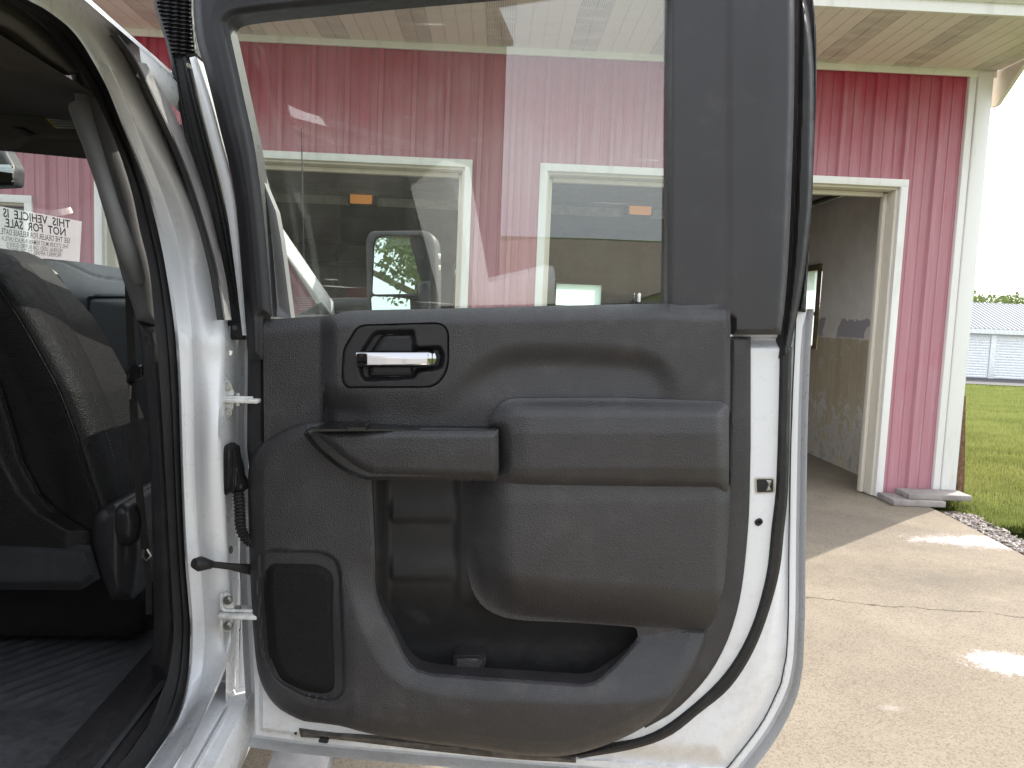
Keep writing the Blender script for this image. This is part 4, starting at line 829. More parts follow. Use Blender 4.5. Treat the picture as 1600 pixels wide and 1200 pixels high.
# --- trim panel: upper
bez = rnd([(558, 507, 14), (690, 503, 14), (702, 516, 10), (702, 580, 22), (680, 606, 14), (540, 607, 8), (533, 594, 8), (535, 546, 10)])
up = cat([(411, 499), (505, 494), (522, 492), (536, 487), (552, 485), (700, 482), (850, 478), (1043, 474)], rnd([(1043, 474), (1064, 477, 8), (1128, 475, 10), (1141, 478, 9), (1141, 640), (1130, 700)])[1:], [(770, 700), (505, 672), (470, 668), (413, 720)])
plateau = rnd([(507, 440), (1200, 440), (1200, 660), (1062, 660, 10), (1052, 590, 30), (1015, 553, 40), (900, 546, 40), (790, 546, 50), (735, 580, 40), (690, 625, 30), (530, 618, 20), (507, 600, 10)])
def hup(x, y, d):
    top = np.interp(x, [411, 505, 536, 552, 700, 1043, 1064, 1141], [499, 494, 487, 485, 482, 474, 477, 477])
    t = y - top; P = -sd(plateau, x, y)
    k_ = sst(-30, 14, P); h = .028 + .020 * k_ + .012 * sst(560, 640, y) * sst(520, 600, x) * (1 - k_)
    h = h - .012 * (1 - sst(505, 528, x)) * (1 - sst(480, 505, x) * 0)
    h = np.where(x < 507, .026 + .004 * sst(500, 507, x), h)
    h = h * (.35 + .65 * np.sqrt(np.clip(sst(-4, 26, t), 0, 1))); h = np.where(x > 1046, np.maximum(h, .034 + .008 * sst(0, 12, t)), h)
    return h - .010 * (1 - sst(0, 9, d)) * sst(1100, 1130, x)
relief('upper_panel', up, hup, .0, 3.0, M['panel'], door, holes=[bez])
# inner handle: bezel, cup, chrome lever
bz = bez - (bez - bez.mean(0)) * .008
rec = rnd([(583, 515, 10), (648, 513, 6), (652, 540, 4), (690, 538, 8), (697, 556, 6), (692, 579, 10), (655, 583, 4), (648, 594, 8), (566, 598, 8), (559, 580, 6), (561, 548, 8)])
plate = rnd([(598, 521, 10), (646, 521, 4), (647, 585, 6), (640, 589, 4), (576, 589, 5), (575, 575, 6), (580, 547, 8)])
def hbez(x, y, d):
    rd = -sd(rec, x, y); pd = -sd(plate, x, y)
    return .0415 + .0035 * sst(0, 3, d) - .018 * sst(0, 9, rd) + .006 * sst(0, 5, pd) - .0012 * sst(4, 5, pd) * (1 - sst(6, 7, pd))
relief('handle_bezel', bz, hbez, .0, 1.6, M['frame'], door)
relief('handle_gap', bez + (bez - bez.mean(0)) * .02, lambda x, y, d: .012, .0, 4, M['seam'], door)
lev = rnd([(556, 550, 3), (610, 547, 0), (655, 547), (677, 547, 6), (683, 560, 8), (677, 573, 6), (640, 574), (558, 574, 4)])
def hlev(x, y, d): c = (y - 561) / 13; return .046 + .009 * np.sqrt(np.clip(1 - c * c * .55, .02, 1)) - .006 * np.clip(np.abs(c) - .75, 0, 1) / .25 + .003 * sst(556, 575, x) - .012 * sst(668, 683, x)
relief('door_handle', lev, hlev, .028, 1.3, M['chrome'], door, smooth=50)
# lower panel with pocket
pocket = cat(spline([(580, 742), (583, 800), (586, 870), (589, 930), (611, 980), (636, 1030), (653, 1046), (682, 1053)], 24), spline([(682, 1053), (780, 1060), (880, 1067), (907, 1069), (928, 1066), (955, 1044), (985, 1011), (997, 995), (997, 985), (988, 978), (967, 976)], 28)[1:], [(880, 952), (800, 890), (775, 742)])
spk = rnd([(404, 866, 0), (420, 857, 10), (505, 860, 10), (527, 872, 10), (534, 892, 10), (541, 1074, 10), (534, 1090, 10), (517, 1097, 8), (474, 1089, 10), (427, 1062, 14), (408, 1024, 16), (401, 917, 14)])
low = cat(spline([(505, 657), (475, 658), (440, 671), (416, 686), (397, 707), (388, 735), (388, 800), (391, 900), (396, 990), (402, 1045), (412, 1076), (430, 1102), (452, 1117), (475, 1127)], 44), spline([(475, 1127), (530, 1134), (560, 1142), (600, 1151), (660, 1160), (740, 1170), (811, 1180), (889, 1180), (967, 1156), (1027, 1119), (1080, 1050), (1108, 987), (1130, 928), (1138, 825), (1141, 740)], 70)[1:], [(1130, 700), (770, 700), (600, 680)])
crease = cat([(532, 300), (532, 880)], spline([(545, 935), (572, 1008), (600, 1052), (640, 1079), (700, 1092), (800, 1099), (940, 1102), (1040, 1096), (1120, 1075)], 40), [(1400, 1000), (1400, 300)])
hole = cat(pocket[:-3], [(1050, 981), (1125, 987), (1180, 900), (1180, 735), (700, 735)])
def hlow(x, y, d):
    do = -sd(low, x, y); c = np.maximum(-sd(crease, x, y), 0); c = c - 7 * (1 - np.exp(-c / 7))
    h = .046 + .018 * sst(495, 560, x) * sst(870, 990, y)
    h = h - .00062 * c * sst(850, 965, y)
    h = h - .024 * (1 - np.sqrt(np.clip(do / 24, 0, 1))) * (1 - .6 * sst(960, 1040, x) * (1 - sst(1090, 1130, y)))
    h = h - .012 * sst(1100, 1190, y) - .004 * (1 - sst(0, 5, d))
    s = -sd(spk, x, y); h = np.where(s > 0, h - .009 * sst(0, 5, s), h)
    return np.maximum(h, .003)
relief('lower_panel', low, hlow, .0, 2.3, M['panel'], door, holes=[hole])
# speaker
gri = rnd([(413, 890, 0), (424, 877, 8), (499, 879, 10), (520, 890, 10), (526, 905, 8), (533, 1072, 8), (527, 1086, 8), (512, 1089, 6), (474, 1082, 8), (438, 1066, 12), (420, 1030, 14), (412, 930, 10)])
def hgri(x, y, d): return .036 + .012 * sst(0, 16, d)
sg = relief('speaker_grille', gri, hgri, .02, 2.5, M['grille'], door)
def perf_mat():
    s = NT('perforated_grille'); v = s.vec('World'); r = s.voro(v, 420)
    s.set('Base Color', s.mix(s.ramp(r, .15, .55), (.003, .003, .003), (.014, .014, .014))); s.set('Roughness', .75); s.set('Specular IOR Level', .15); s.set('Normal', s.bump(r, .7, .0012)); return s.m
sg.data.materials[0] = perf_mat()
# pocket bin
binp = cat([(572, 735), (792, 735), (822, 880), (900, 945), (1010, 965), (1010, 1000), (935, 1085), (880, 1085), (640, 1070), (600, 1000), (575, 900)])
def hbin(x, y, d):
    led = .007 * (sst(760, 806, y) * (1 - sst(808, 820, y)) + sst(850, 897, y) * (1 - sst(899, 911, y))) * sst(608, 614, x) * (1 - sst(700, 716, x))
    left = .040 * (1 - sst(582, 612, x + 0 * y)); right = .008 * sst(706, 724, x) * (1 - sst(925, 960, y))
    return -.010 + led + left + right - .050 * sst(905, 1010, y)
relief('map_pocket', binp, hbin, -.07, 3.0, M['rubber'], door)  # dark rubber in place of panel plastic; pocket shade put into the colour
relief('pocket_divider', rnd([(708, 1026, 3), (716, 1023), (758, 1025, 5), (760, 1034, 4), (747, 1062), (708, 1062)]), lambda x, y, d: -.012 + .014 * sst(0, 6, d), -.06, 2, M['soft'], door)
# padded bolster insert
bol = cat([(724, 745), (1141, 758)], spline([(1141, 790), (1138, 830), (1131, 915), (1112, 975)], 12), spline([(1104, 991), (1050, 988), (989, 980), (900, 973), (815, 969), (775, 960), (748, 940), (733, 905), (727, 850), (724, 745)], 40))
def hbol(x, y, d):
    lo = np.interp(x, [724, 760, 800, 900, 1000, 1120], [900, 945, 960, 970, 978, 986]) - y
    l = x - np.interp(y, [745, 850, 905, 940, 970], [724, 727, 733, 748, 775])
    return .004 + .060 * np.clip(sst(-1, 66, lo), 0, 1) ** .62 * np.clip(sst(-3, 78, l), 0, 1) ** .62 - .014 * (1 - sst(0, 26, 1141 - x)) * (1 - sst(900, 960, y)) - .006 * (1 - sst(755, 790, y))
relief('door_insert', bol, hbol, -.03, 2.5, M['soft'], door)
st_ = spline([(724, 752), (727, 850), (733, 905), (748, 940), (775, 960), (815, 969), (900, 973), (985, 978)], 60)
# elbow pad
pad = rnd([(797, 622, 22), (960, 621), (1126, 627, 8), (1139, 633, 9), (1139, 768, 10), (1128, 770), (960, 766), (793, 761, 12), (770, 748, 12), (779, 735, 4), (778, 673, 4), (762, 668, 8), (764, 655, 10), (782, 630, 10)])
def hpad(x, y, d):
    t = (y - 622) / 146; prof = np.interp(t, [0, .08, .2, .38, .75, .9, 1.0], [0, .018, .030, .036, .033, .022, .004])
    return .046 + prof * np.sqrt(np.clip(sst(-2, 22, d), 0, 1)) * (1 - .5 * (1 - sst(765, 830, x))) + .004
relief('elbow_pad', pad, hpad, .02, 2.5, M['soft'], door, smooth=60)
# armrest with its surround and switch
sur = cat(spline([(474, 678), (492, 700), (510, 716), (531, 732), (552, 743), (572, 750)], 14), [(774, 751), (780, 744), (779, 671), (700, 669), (520, 669), (478, 672)])
relief('armrest_surround', sur, lambda x, y, d: .076 + .006 * sst(0, 5, d), .02, 2.0, M['gloss'], door)
arm = cat(spline([(494, 677), (507, 690), (521, 701), (536, 714), (551, 725), (566, 734), (582, 740)], 16), rnd([(582, 740), (680, 743), (774, 746, 8), (779, 735, 10), (778, 673, 6), (640, 673), (497, 674)])[1:])
def harm(x, y, d): return .092 + .012 * np.sqrt(np.clip(sst(-1, 12, d), 0, 1)) - .006 * sst(700, 745, y)
relief('armrest', arm, harm, .02, 2.0, M['panel'], door, smooth=60)
tp = door_pos(600, 673, .098); ztop = tp[2] + .002
def on_top(px, py): return at_z(px, py, ztop)
def flat(name, poly, dz, mat, parent, th=.004):
    P = [at_z(x, y, ztop + dz) for x, y in poly]; n = len(P); v = P + [p - np.array([0, 0, th]) for p in P]
    return link(name, mesh(name, v, [tuple(range(n))[::-1], tuple(range(n, 2 * n))] + [(i, (i + 1) % n, n + (i + 1) % n, n + i) for i in range(n)]), mat, parent, 0)
flat('switch_plate', rnd([(492, 670.5), (512, 657.5), (645, 656.5, 5), (662, 662.5, 5), (657, 670)])[::-1], .0015, M['gloss'], door)
flat('armrest_top', [(486, 671.5), (512, 657), (778, 664), (779, 672)][::-1], -.004, M['panel'], door, .001)
flat('window_switch', rnd([(541, 668, 2), (545, 660, 2), (577, 659, 2), (573, 668, 2)])[::-1], .006, M['gloss'], door, .005)
flat('switch_mark', [(570, 665), (572, 661), (577, 660.5), (575, 664)][::-1], .0068, M['chrome'], door, .0006)
# lock pin
p = door_pos(998, 474, .012); mb = MB(); mb.tube([p, p + np.array([0, 0, .016]), p + np.array([0, 0, .019])], [.0034, .0034, .0015], 12); mb.build('lock_pin', M['metal'], door); MB().tube([p, p + np.array([0, 0, .0025])], .007, 14).build('pin_collar', M['gloss'], door)
# --- hinges, check strap, wiring boot (between pillar and door)
def hinge(y, dz):
    hg = empty('door_hinge', (0, 0, 0), truck); hg.location = -TV
    Z = float(trk(365, y, .0)[2]);
    f = lambda a, b, c: t2w(a, b, c)
    zc = float(at_y(372, y, 1.44)[2])
    px = lambda x, yy, Yd: at_y(x, yy, Yd)
    # two L brackets back to back: a leaf against the pillar and a horizontal arm to the door
    for s in (1, -1):
        pr = [(346, y - s * 34 + 4), (346, y - s * 8), (350, y - s * 3), (395, y - s * 3 + 1)]
        v = []; 
        for x, yy in pr: v += [px(x, yy, 1.40), px(x, yy, 1.46)]
        mb = MB(); n = len(pr)
        for a in range(n - 1): mb.tube([(px(pr[a][0], pr[a][1], 1.425)), (px(pr[a + 1][0], pr[a + 1][1], 1.425))], .0032, 6)
        mb.build('hinge_leaf', M['bolt'], hg)
        pl = rnd([(347, y - s * 30, 12), (358, y - s * 30, 10), (366, y - s * 6, 3), (348, y - s * 6, 3)]); pl = pl if s > 0 else pl[::-1]
        v = [px(x, yy, 1.43) for x, yy in pl]; v2 = [q + np.array([0, .006, 0]) for q in v]; n = len(v)
        link('hinge_plate', mesh('hinge_plate', v + v2, [tuple(range(n)), tuple(range(n, 2 * n))[::-1]] + [(i, n + i, n + (i + 1) % n, (i + 1) % n) for i in range(n)]), M['bolt'], hg, 0)
        c = px(357, y - s * 20, 1.43); mb = MB(); mb.tube([c, c - np.array([0, .004, 0])], .0085, 14); mb.tube([c - np.array([0, .004, 0]), c - np.array([0, .011, 0])], .006, 6); mb.build('hinge_bolt', M['metal'], hg)
    mb = MB(); mb.box((-.03, -.025, -.004), (.045, .03, .004), lambda a, b, c: at_y(372, y, 1.44) + np.array([a, b, c]), .002); mb.build('hinge_arm', M['bolt'], hg)
    c = at_y(372, y, 1.435); MB().tube([c - np.array([0, 0, .012]), c + np.array([0, 0, .012])], .006, 12).build('hinge_pin', M['metal'], hg)
hinge(624, 0); hinge(957, 0)
ck = empty('check_strap', (0, 0, 0), truck); ck.location = -TV
P = lambda x, y, Yd: at_y(x, y, Yd)
MB().tube([P(303, 880, 1.35), P(312, 881, 1.36), P(330, 882, 1.38)], [.009, .014, .008], 10).build('strap_pivot', M['rubber'], ck)
MB().tube([P(318, 880, 1.37), P(333, 882, 1.385), P(360, 885, 1.41), P(394, 890, 1.45)], [.007, .006, .0065, .011], 8, flat=.7).build('strap_arm', M['rubber'], ck)
bo = empty('wiring_boot', (0, 0, 0), truck); bo.location = -TV
mb = MB(); bsh = rnd([(344, 704, 6), (350, 694, 7), (362, 697, 5), (367, 705, 3), (372, 735), (382, 768, 3), (365, 772, 3), (358, 768), (352, 776, 5), (346, 770, 4)])
relief('boot_body', bsh, lambda x, y, d: .0 + .022 * np.sqrt(np.clip(d / 11, 0, 1)) + .003 * np.sin(x * .9), -.03, 1.8, M['rubber'], bo, pos=lambda a, b, h: at_y(a, b, 1.43 - h))
cp = spline([(372, 768), (374, 785), (375, 805), (376, 822), (381, 836), (391, 846), (404, 852)], 90); rad = .0098 + .0014 * np.sin(np.arange(90) * 2 * math.pi / 5)
MB().tube([at_y(x, y, 1.425) for x, y in cp], list(rad), 12).build('corrugated_tube', M['rubber'], bo)
MB().tube([at_y(361, 859, 1.452), at_y(361, 859, 1.458)], .008, 12, flat=.45).build('pillar_plug', M['dirty'], body)

# ---- interior ---------------------------------------------------------------------------------
def upos(u0): return lambda px, py, h: on_plane_u(px, py, u0 - h)
def on_plane_u(px, py, u):
    d = ray(px, py); num = ((H0 - CAM) @ TF) + u; return CAM + d * (num / (d @ TF))[..., None]
# seat
seat = part('front_seat')
sil = cat([(-120, 372)], spline([(-40, 382), (0, 393), (30, 403), (58, 428), (82, 460), (112, 510), (150, 585), (183, 668), (204, 740), (212, 785), (206, 840), (196, 870)], 40), [(150, 905), (-120, 905)])
seam1 = np.array([(-120, 330), (-30, 410), (0, 453), (30, 500), (60, 552), (92, 612), (118, 680), (138, 745), (157, 800), (165, 860), (170, 910)])
def hseat(x, y, d):
    xs_ = np.interp(y, seam1[:, 1], seam1[:, 0]); s = x - xs_                # >0: outboard side bolster
    h = .11 - .20 * sst(0, 130, s) * 1.0 - .05 * sst(60, 120, s)
    h = np.where(s < 0, .11 - .02 * sst(0, 60, -s), h)
    h = h - .004 * np.exp(-(s / 2.0) ** 2)
    s2x = np.interp(y, [560, 600, 660, 720, 770, 800, 830], [-30, 0, 18, 35, 62, 90, 140]); s2 = s2x - x
    h = h + .03 * sst(0, 40, s2) - .006 * np.exp(-(s2 / 3.) ** 2)
    h = h - .05 * (1 - sst(395, 470, y + (x - 0) * -.35))
    return h - .03 * (1 - np.sqrt(np.clip(d / 30, 0, 1)))
SEATU = .18
relief('seat_back', sil, hseat, -.185, 2.0, M['leather'], seat, pos=upos(SEATU), backdir=TF, smooth=80)
MBs = MB(); MBs.tube([on_plane_u(np.float64(x), np.float64(y), SEATU - .112) for x, y in spline(seam1[1:9], 60)], .0022, 6); MBs.build('piping', M['leather'], seat)
mb = MB()
stp = spline([(62, 447), (95, 500), (128, 565), (160, 640), (186, 720)], 150)
Hst = hseat(stp[:, 0] - 6, stp[:, 1], np.full(150, 20.))
THR = simple('grey_thread', (.14, .14, .14), .7)
for i in range(0, 148, 3): mb.tube([on_plane_u(np.float64(stp[i, 0] - 6), np.float64(stp[i, 1]), SEATU - Hst[i] - .002), on_plane_u(np.float64(stp[i + 1, 0] - 6), np.float64(stp[i + 1, 1]), SEATU - Hst[i + 1] - .002)], .0011, 4)
mb.build('stitching', THR, seat)
relief('seat_skirt', cat([(-120, 842), (0, 845), (140, 852), (157, 903), (126, 922), (0, 921), (-120, 921)]), lambda x, y, d: .13 - .02 * (1 - sst(0, 14, d)), -.2, 4, M['cloth'], seat, pos=upos(SEATU), backdir=TF)
rec_c = rnd([(146, 812, 10), (158, 792, 10), (180, 786, 8), (200, 786), (214, 795, 10), (218, 860, 20), (208, 938, 4), (172, 938, 4), (156, 890, 10), (146, 850, 8)])
relief('recliner_cover', rec_c, lambda x, y, d: .12 + .03 * np.sqrt(np.clip(d / 18, 0, 1)) - .02 * sst(178, 200, x), -.2, 2.5, M['trim'], seat, pos=upos(SEATU), backdir=TF, smooth=70)
relief('recliner_cap', rnd([(177, 800, 12), (190, 784, 14), (212, 788, 14), (219, 815, 12), (214, 850, 12), (190, 855, 12), (178, 835, 12)]), lambda x, y, d: .14 + .03 * np.sqrt(np.clip(d / 16, 0, 1)), 0, 2.5, M['trim'], seat, pos=upos(SEATU), backdir=TF, smooth=70)
# seat cushion / riser in the dark
MB().box((.2, -.95, .74), (.75, -.27, 1.05), lambda a, b, c: t2w(a, b, c), .05).build('seat_cushion', M['leather'], seat)
# belt
blt = part('seat_belt')
bp_ = spline([(201, 430), (203, 500), (206, 570), (210, 660), (217, 760), (224, 830), (229, 868)], 40)
def strip(pxs, wpx, u, mat, name, parent, th=.002):
    v = []
    for x, y in pxs: v += [on_plane_u(np.float64(x - wpx / 2), np.float64(y), u), on_plane_u(np.float64(x + wpx / 2), np.float64(y), u)]
    return link(name, mesh(name, v, [(2 * i, 2 * i + 1, 2 * i + 3, 2 * i + 2) for i in range(len(pxs) - 1)]), mat, parent, 0)
WEB = plastic('belt_webbing', (.035, .033, .032), .8, 900, .8, .1, .2)
strip(bp_, 13, .05, WEB, 'webbing', blt); strip([(228, 866), (232, 905), (233, 960)], 10, .05, WEB, 'webbing', blt)
relief('buckle_guide', rnd([(200, 573, 3), (224, 569, 3), (224, 588), (205, 601, 4), (197, 598, 3)]), lambda x, y, d: .0 + .008 * sst(0, 3, d), -.01, 1.6, M['gloss'], blt, pos=upos(.045), backdir=TF)
relief('tongue', rnd([(202, 602, 1), (206, 602, 1), (205, 624, 1), (201, 624, 1)]), .004, -.002, 1.2, M['metal'], blt, pos=upos(.045), backdir=TF)
MB().tube([on_plane_u(np.float64(x), np.float64(y), .045) for x, y in ((224, 858), (223, 870), (229, 876), (236, 868), (230, 858))], .0025, 6).build('belt_hook', M['metal'], blt)
# pillar trim (grey) with grab handle, lower black trim
bpil = part('pillar_cover')
up_r = np.array(sealL_px[7:16], float); up_l = [(100, 82), (112, 120), (118, 160), (122, 195), (130, 232), (150, 290), (172, 360), (190, 430), (207, 478), (214, 501)]
relief('upper_cover', cat(spline(up_l, 30), spline((up_r + np.array([6, 0]))[::-1], 30)), lambda x, y, d: .0 + .03 * np.sqrt(np.clip(d / 26, 0, 1)), -.08, 2.5, M['pillar'], bpil, pos=upos(.03), backdir=TF, smooth=70)
gh = spline([(124, 168), (136, 205), (152, 250), (170, 310), (187, 362), (203, 405), (216, 440)], 40); ghr = np.interp(np.linspace(0, 1, 40), [0, .12, .3, .6, .85, 1], [.018, .0165, .0135, .014, .019, .013])
MB().tube([on_plane_u(np.float64(x), np.float64(y), -.03 - .05 * math.sin(math.pi * i / 39)) for i, (x, y) in enumerate(gh)], list(ghr), 14).build('grab_handle', M['pillar'], bpil, 80)
lw_r = np.array(sealL_px[15:23], float); lw_l = [(214, 502), (222, 560), (229, 640), (234, 720), (237, 800), (239, 900), (240, 985), (234, 1040)]
relief('lower_cover', cat(spline(lw_l, 30), spline((lw_r + np.array([6, 0]))[::-1], 30)), lambda x, y, d: .0 + .02 * np.sqrt(np.clip(d / 14, 0, 1)), -.06, 2.5, M['panel'], bpil, pos=upos(.02), backdir=TF, smooth=70)
# headliner and its side rail, front header, visor, mirror
hl = part('headliner')
tloft('ceiling_lining', [(-.27, 1.868), (-.4, 1.895), (-1.03, 1.92), (-1.66, 1.895), (-1.8, 1.868)], np.linspace(-1.25, .36, 6), M['liner'], hl)
hr_l = [(-90, 10), (0, 40), (35, 62), (70, 90), (98, 108), (108, 118)]
relief('side_rail_lining', cat(spline(hr_l, 14), [(125, 112)], spline((np.array(sealL_px[:8], float) + np.array([3, -2]))[::-1], 20)), lambda x, y, d: .02 * np.sqrt(np.clip(d / 20, 0, 1)), -.10, 3, M['liner'], hl, pos=lambda a, b, h: trk(a, b, .15 - h), backdir=-TO)
loft('front_header', [t2w(np.full(8, .36), np.linspace(-.22, -1.84, 8), np.interp(np.linspace(0, 1, 8), [0, .15, .5, .85, 1], [1.865, 1.885, 1.905, 1.885, 1.865])), t2w(np.full(8, .46), np.linspace(-.2, -1.86, 8), np.interp(np.linspace(0, 1, 8), [0, .15, .5, .85, 1], [1.80, 1.835, 1.855, 1.835, 1.80]))], M['liner'], hl)
vs = part('sun_visor')
VU = .36
relief('visor_flap', rnd([(-160, 138, 10), (-20, 148), (112, 158), (124, 165, 8), (130, 216, 6), (46, 217), (22, 232, 8), (-20, 232), (-160, 215, 8)]), lambda x, y, d: .0 + .012 * np.sqrt(np.clip(d / 8, 0, 1)), -.012, 3, M['liner'], vs, pos=upos(VU), backdir=TF, smooth=70)
relief('visor_label', [(60, 174), (122, 177), (124, 201), (86, 200)], .0145, .0125, 3, simple('label_paper', (.42, .41, .38), .7), vs, pos=upos(VU), backdir=TF)
relief('label_stripe', [(60, 174), (64, 174), (90, 200), (86, 200)], .0150, .0125, 2, simple('yellow_print', (.45, .36, .05), .7), vs, pos=upos(VU), backdir=TF)
for k in range(5): relief('label_print', [(72 + k * 3.5, 180 + k * 4), (119, 182 + k * 4 - k * .2), (119, 183.4 + k * 4 - k * .2), (73 + k * 3.5, 181.4 + k * 4)], .0152, .0125, 1.2, M['pillar'], vs, pos=upos(VU), backdir=TF)
relief('visor_clip', rnd([(16, 198, 3), (38, 199, 3), (60, 211, 3), (40, 213, 3)]), lambda x, y, d: .014 + .005 * sst(0, 3, d), .0, 1.6, M['trim'], vs, pos=upos(VU), backdir=TF)
relief('header_slot', rnd([(44, 138, 2), (66, 140, 2), (80, 148, 2), (55, 148, 2)]), lambda x, y, d: .004, .0, 1.6, M['seam'], vs, pos=upos(VU - .02), backdir=TF)
rm = part('rear_view_mirror')
relief('mirror_housing', rnd([(-130, 222, 10), (8, 230, 8), (26, 262, 8), (24, 290, 6), (-130, 296, 8)]), lambda x, y, d: .02 * np.sqrt(np.clip(d / 10, 0, 1)), -.04, 2.5, M['trim'], rm, pos=upos(.62), backdir=TF)
relief('mirror_face', rnd([(-126, 258, 4), (18, 257, 5), (20, 284, 5), (-126, 290, 4)]), .0225, .015, 4, M['mirror'], rm, pos=upos(.62), backdir=TF, smooth=0)
# windshield
ws_ = []
for k in np.linspace(0, 1, 15):
    a = arail(-.075, .0, .0); b = arail(-.075, .0, .0, True); q = a[13:] * (1 - k) + b[13:] * k; q = q + TF * (.16 * math.sin(math.pi * k)) + np.array([0, 0, .02 * math.sin(math.pi * k)]); ws_.append(q)
loft('windshield', ws_, M['wsglass'], truck, smooth=60)
# dashboard
dsh = part('dashboard'); DU = .92
groove = spline([(-60, 404), (40, 409), (88, 407), (118, 418), (150, 432), (195, 438), (240, 438)], 60)
dtop = [(-160, 398), (40, 403), (92, 406), (130, 410), (160, 415), (195, 421), (245, 428)]
glove = rnd([(134, 462, 14), (300, 462), (300, 590), (131, 590, 10)])
ventp = rnd([(-40, 410), (70, 414, 14), (100, 440, 16), (105, 500, 10), (100, 560), (-40, 560)])
def hdash(x, y, d):
    top = np.interp(x, [p[0] for p in dtop], [p[1] for p in dtop]); t = y - top; gy = np.interp(x, groove[:, 0], groove[:, 1])
    h = .0 - .30 * (1 - np.sqrt(sst(-30, 60, t))) + .02 * sst(0, 60, t)
    h = h - .008 * np.exp(-((y - gy) / 1.6) ** 2)
    g = -sd(glove, x, y); h = h - .014 * sst(0, 3, g) + .008 * sst(3, 8, g); v = -sd(ventp, x, y); h = h - .05 * sst(0, 10, v)
    return h
relief('dash_panel', cat(spline(dtop, 40), [(245, 660), (-160, 660)]), hdash, -.35, 2.5, M['dash'], dsh, pos=upos(DU), backdir=TF, smooth=60)
relief('vent_trim', rnd([(20, 411), (62, 412, 10), (80, 424, 5), (84, 428, 2), (56, 427), (30, 424)]), lambda x, y, d: -.02 + .004 * sst(0, 3, d), -.05, 2, M['metal'], dsh, pos=upos(DU), backdir=TF)
for x in (62, 72, 81, 90): relief('vent_vane', [(x, 436 + (x - 62) * .3), (x + 2.5, 436 + (x - 62) * .3), (x + 4.5, 520), (x + 1.5, 520)], -.028, -.05, 1.5, M['trim'], dsh, pos=upos(DU), backdir=TF)
# bright scuff plate of the front door sill, seen past the belt
relief('sill_scuff', [(195, 792), (214, 764), (226, 716), (235, 717), (236, 792), (224, 800)], .0, -.01, 3, M['white'], fd, pos=upos(.42), backdir=TF)
# floor
tloft('floor_pan', [(-.13, .735), (-.24, .722), (-1.9, .722)], [-1.2, .2, 1.1], M['panel'], body)
# rubber floor mat: own thing
def mat_():
    us = np.linspace(-1.0, .30, 150); ws2 = np.linspace(-1.0, -.15, 110); U, W = np.meshgrid(us, ws2)
    e = np.minimum(np.minimum(U + 1.0, .30 - U), np.minimum(W + 1.0, -.15 - W))
    h = .012 * (1 - sst(.012, .03, e)) + .010 * sst(0, .01, e) * 0
    rr = np.sqrt((U + .75) ** 2 + (W + .20) ** 2); ang = np.arctan2(W + .20, U + .75)
    crescent = np.exp(-((np.abs((rr % .12) - .06)) / .010) ** 2) * (rr > .12) * (rr < .62) * sst(-.2, .1, np.sin(ang * 3 + rr * 8))
    rib = np.exp(-((np.abs(((W * .8 - U * .6) % .035) - .0175)) / .005) ** 2) * sst(.05, .12, U + .12) * (W < -.3)
    ridge = np.exp(-(((W + .235) - .10 * (U + .2)) / .006) ** 2)
    Z = .727 + h + .008 * crescent + .005 * rib + .010 * ridge + .02 * sst(-.21, -.15, W)
    V = t2w(U.ravel(), W.ravel(), Z.ravel()); n = len(us); f = [(r * n + c, (r + 1) * n + c, (r + 1) * n + c + 1, r * n + c + 1) for r in range(len(ws2) - 1) for c in range(n - 1)]
    o = link('floor_mat', mesh('floor_mat', V, f), M['mat'], None, 60); tag(o, 'scuffed black rubber floor mat in the rear footwell', 'floor mat')
mat_()
# ---- side mirror and antenna
sm = part('side_mirror'); MY = 2.72
mpos = lambda a, b, h: at_y(a, b, MY - h)
hous = rnd([(572, 372, 14), (580, 361, 6), (668, 360, 14), (682, 372, 12), (685, 430), (684, 505, 10), (600, 515), (574, 500, 10)])
glassm = rnd([(586, 374, 10), (600, 368, 3), (660, 369, 8), (669, 380, 6), (669, 455), (652, 462), (652, 462), (652, 459), (582, 460, 6)])
spot = rnd([(580, 463, 5), (650, 465, 3), (654, 470), (656, 497, 8), (582, 500, 8)])
def hmir(x, y, d): g = -sd(glassm, x, y); s = -sd(spot, x, y); return .05 + .03 * np.sqrt(np.clip(d / 14, 0, 1)) - .025 * sst(-2, 3, g) - .025 * sst(-2, 3, s)
relief('mirror_housing', hous, hmir, -.06, 2.2, M['rubber'], sm, pos=mpos, smooth=60)
# tilted reflecting glass
def mirror_plate(name, poly, h, nrm):
    c = mpos(poly[:, 0].mean(), poly[:, 1].mean(), h); nrm = np.array(nrm, float); nrm /= np.linalg.norm(nrm)
    v = [on_plane(x, y, c, nrm) for x, y in poly]; return link(name, mesh(name, v, [tuple(range(len(v)))[::-1]]), M['mirror'], sm, 0)
mirror_plate('mirror_face', glassm, .068, (.272, -1, .085)); mirror_plate('convex_mirror', spot, .068, (.272, -1, .03))
relief('marker_pod', rnd([(656, 440, 5), (672, 438, 3), (674, 500), (656, 500, 4)]), lambda x, y, d: .085 + .008 * sst(0, 4, d), .05, 2, M['gloss'], sm, pos=mpos)
for y in (400, 418): MB().tube([at_y(682, y, 2.70), at_y(688, y + 1, 2.70)], .010, 8).build('marker_lamp', simple('clear_marker', (.8, .8, .75), .2), sm)
MB().tube([at_y(515, 481, 2.74), at_y(545, 478, 2.74), at_y(590, 479, 2.74)], [.035, .03, .03], 10, flat=.9).build('mirror_arm', M['rubber'], sm)
an = part('antenna'); pa_ = on_plane_u(np.float64(471), np.float64(200), 1.75); pb_ = on_plane_u(np.float64(475), np.float64(412), 1.75); pc_ = pb_.copy(); pc_[2] = 1.40
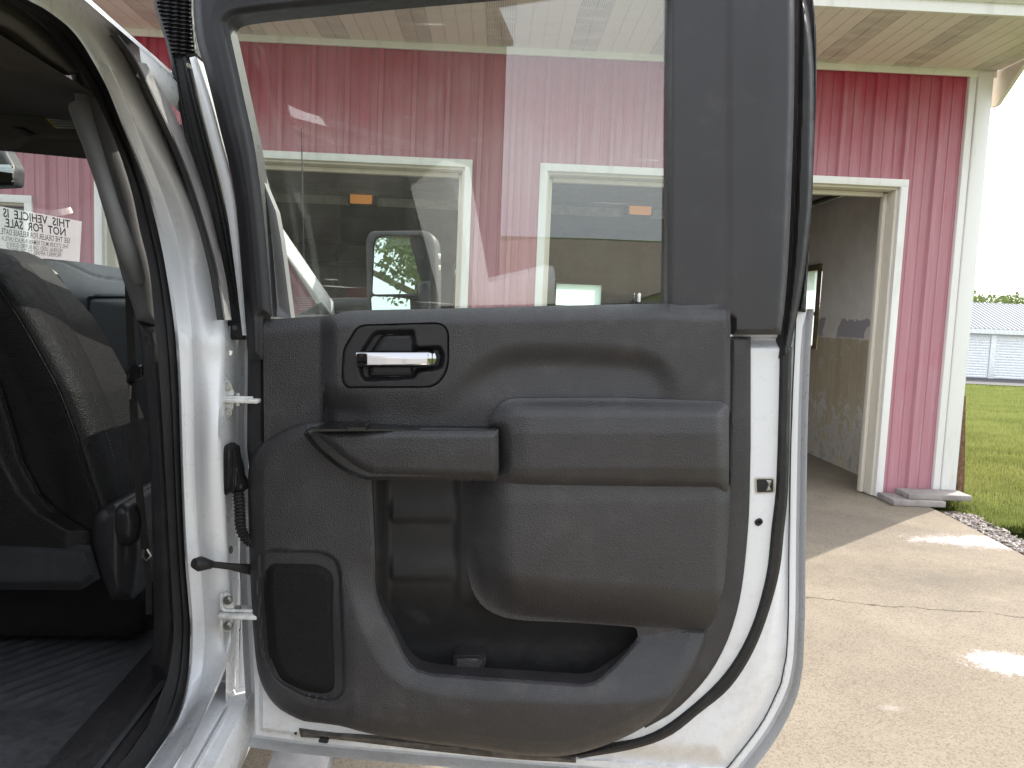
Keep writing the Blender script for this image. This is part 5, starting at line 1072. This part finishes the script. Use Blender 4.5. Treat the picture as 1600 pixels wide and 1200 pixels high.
mb = MB(); mb.tube([pa_, pb_, pc_], [.0022, .0028, .004], 6); mb.build('mast', M['rubber'], an); MB().tube([pb_ + (pa_ - pb_) * .06, pb_ + (pc_ - pb_) * .5], [.005, .014], 8).build('mast_base', M['rubber'], an)

# ---- paper notice behind the windshield
def bil(s, t): # s: 0 right .. 1 left as seen from inside, t: 0 top .. 1 bottom
    TR, TL, BR, BL = np.array((128, 346)), np.array((-12, 320)), np.array((124, 412)), np.array((-14, 398))
    return (TR * (1 - s) + TL * s) * (1 - t) + (BR * (1 - s) + BL * s) * t
SU = 1.02
sp_n = TF + np.array([0, 0, 2.9]) ; sp_c = on_plane_u(np.float64(60), np.float64(370), SU)
def spos(px, py, lift=0.): return on_plane(px, py, sp_c - sp_n / np.linalg.norm(sp_n) * lift, sp_n)
sign = empty('paper_notice', tuple(sp_c)); tag(sign, 'translucent white paper notice with mirrored lettering inside the windshield', 'notice')
s_ = NT('translucent_notice_paper'); df = s_.n.new('ShaderNodeBsdfTranslucent'); df.inputs[0].default_value = (.9, .9, .88, 1); d0 = s_.n.new('ShaderNodeBsdfDiffuse'); d0.inputs[0].default_value = (.85, .85, .85, 1); tr = s_.n.new('ShaderNodeBsdfTransparent'); m1 = s_.n.new('ShaderNodeMixShader'); m2 = s_.n.new('ShaderNodeMixShader'); m2.inputs[0].default_value = .55
s_.link(df.outputs[0], m1.inputs[1]); s_.link(d0.outputs[0], m1.inputs[2]); s_.link(m1.outputs[0], m2.inputs[1]); s_.link(tr.outputs[0], m2.inputs[2]); s_.link(m2.outputs[0], s_.out.inputs[0])
cn = [bil(s, t) for s, t in ((1, 0), (1, 1), (0, 1), (0, 0))]; link('sheet', mesh('sheet', [spos(*c) for c in cn], [(0, 1, 2, 3)]), s_.m, sign, 0)
INK = simple('black_ink', (.03, .03, .03), .7)
lines = [('THIS  VEHICLE  IS', .13, .20, .88, .175, .12, True), ('NOT  FOR  SALE.', .17, .40, .86, .175, .12, True), ('SEE THE DEALER FOR RELEASE DATE.', .12, .555, .90, .12, 0, False), ('THIS STICKER MUST REMAIN IN PLACE UNTIL A', .13, .685, .885, .095, 0, False), ('FEDERAL USED CAR BUYERS GUIDE IS', .20, .795, .83, .09, 0, False), ('PROPERLY AFFIXED TO THIS VEHICLE', .21, .90, .82, .09, 0, False)]
for body_, s0, tb, s1, hgt, sh, bold in lines:
    cu = bpy.data.curves.new('lettering', 'FONT'); cu.body = body_; cu.shear = sh; cu.offset = .02 if bold else .008; cu.resolution_u = 2
    to = bpy.data.objects.new('lettering', cu); COL.objects.link(to); dg = bpy.context.evaluated_depsgraph_get(); tm = bpy.data.meshes.new_from_object(to.evaluated_get(dg)); bpy.data.objects.remove(to)
    co = np.array([v.co[:] for v in tm.vertices]); x0, x1 = co[:, 0].min(), co[:, 0].max(); ch = .7
    for i, v in enumerate(tm.vertices):
        s = s0 + (co[i, 0] - x0) / (x1 - x0) * (s1 - s0); t = tb - (co[i, 1] / ch) * hgt; v.co = Vector(spos(*bil(s, t), .0015))
    tm.materials.clear(); link('lettering', tm, INK, sign, 0)
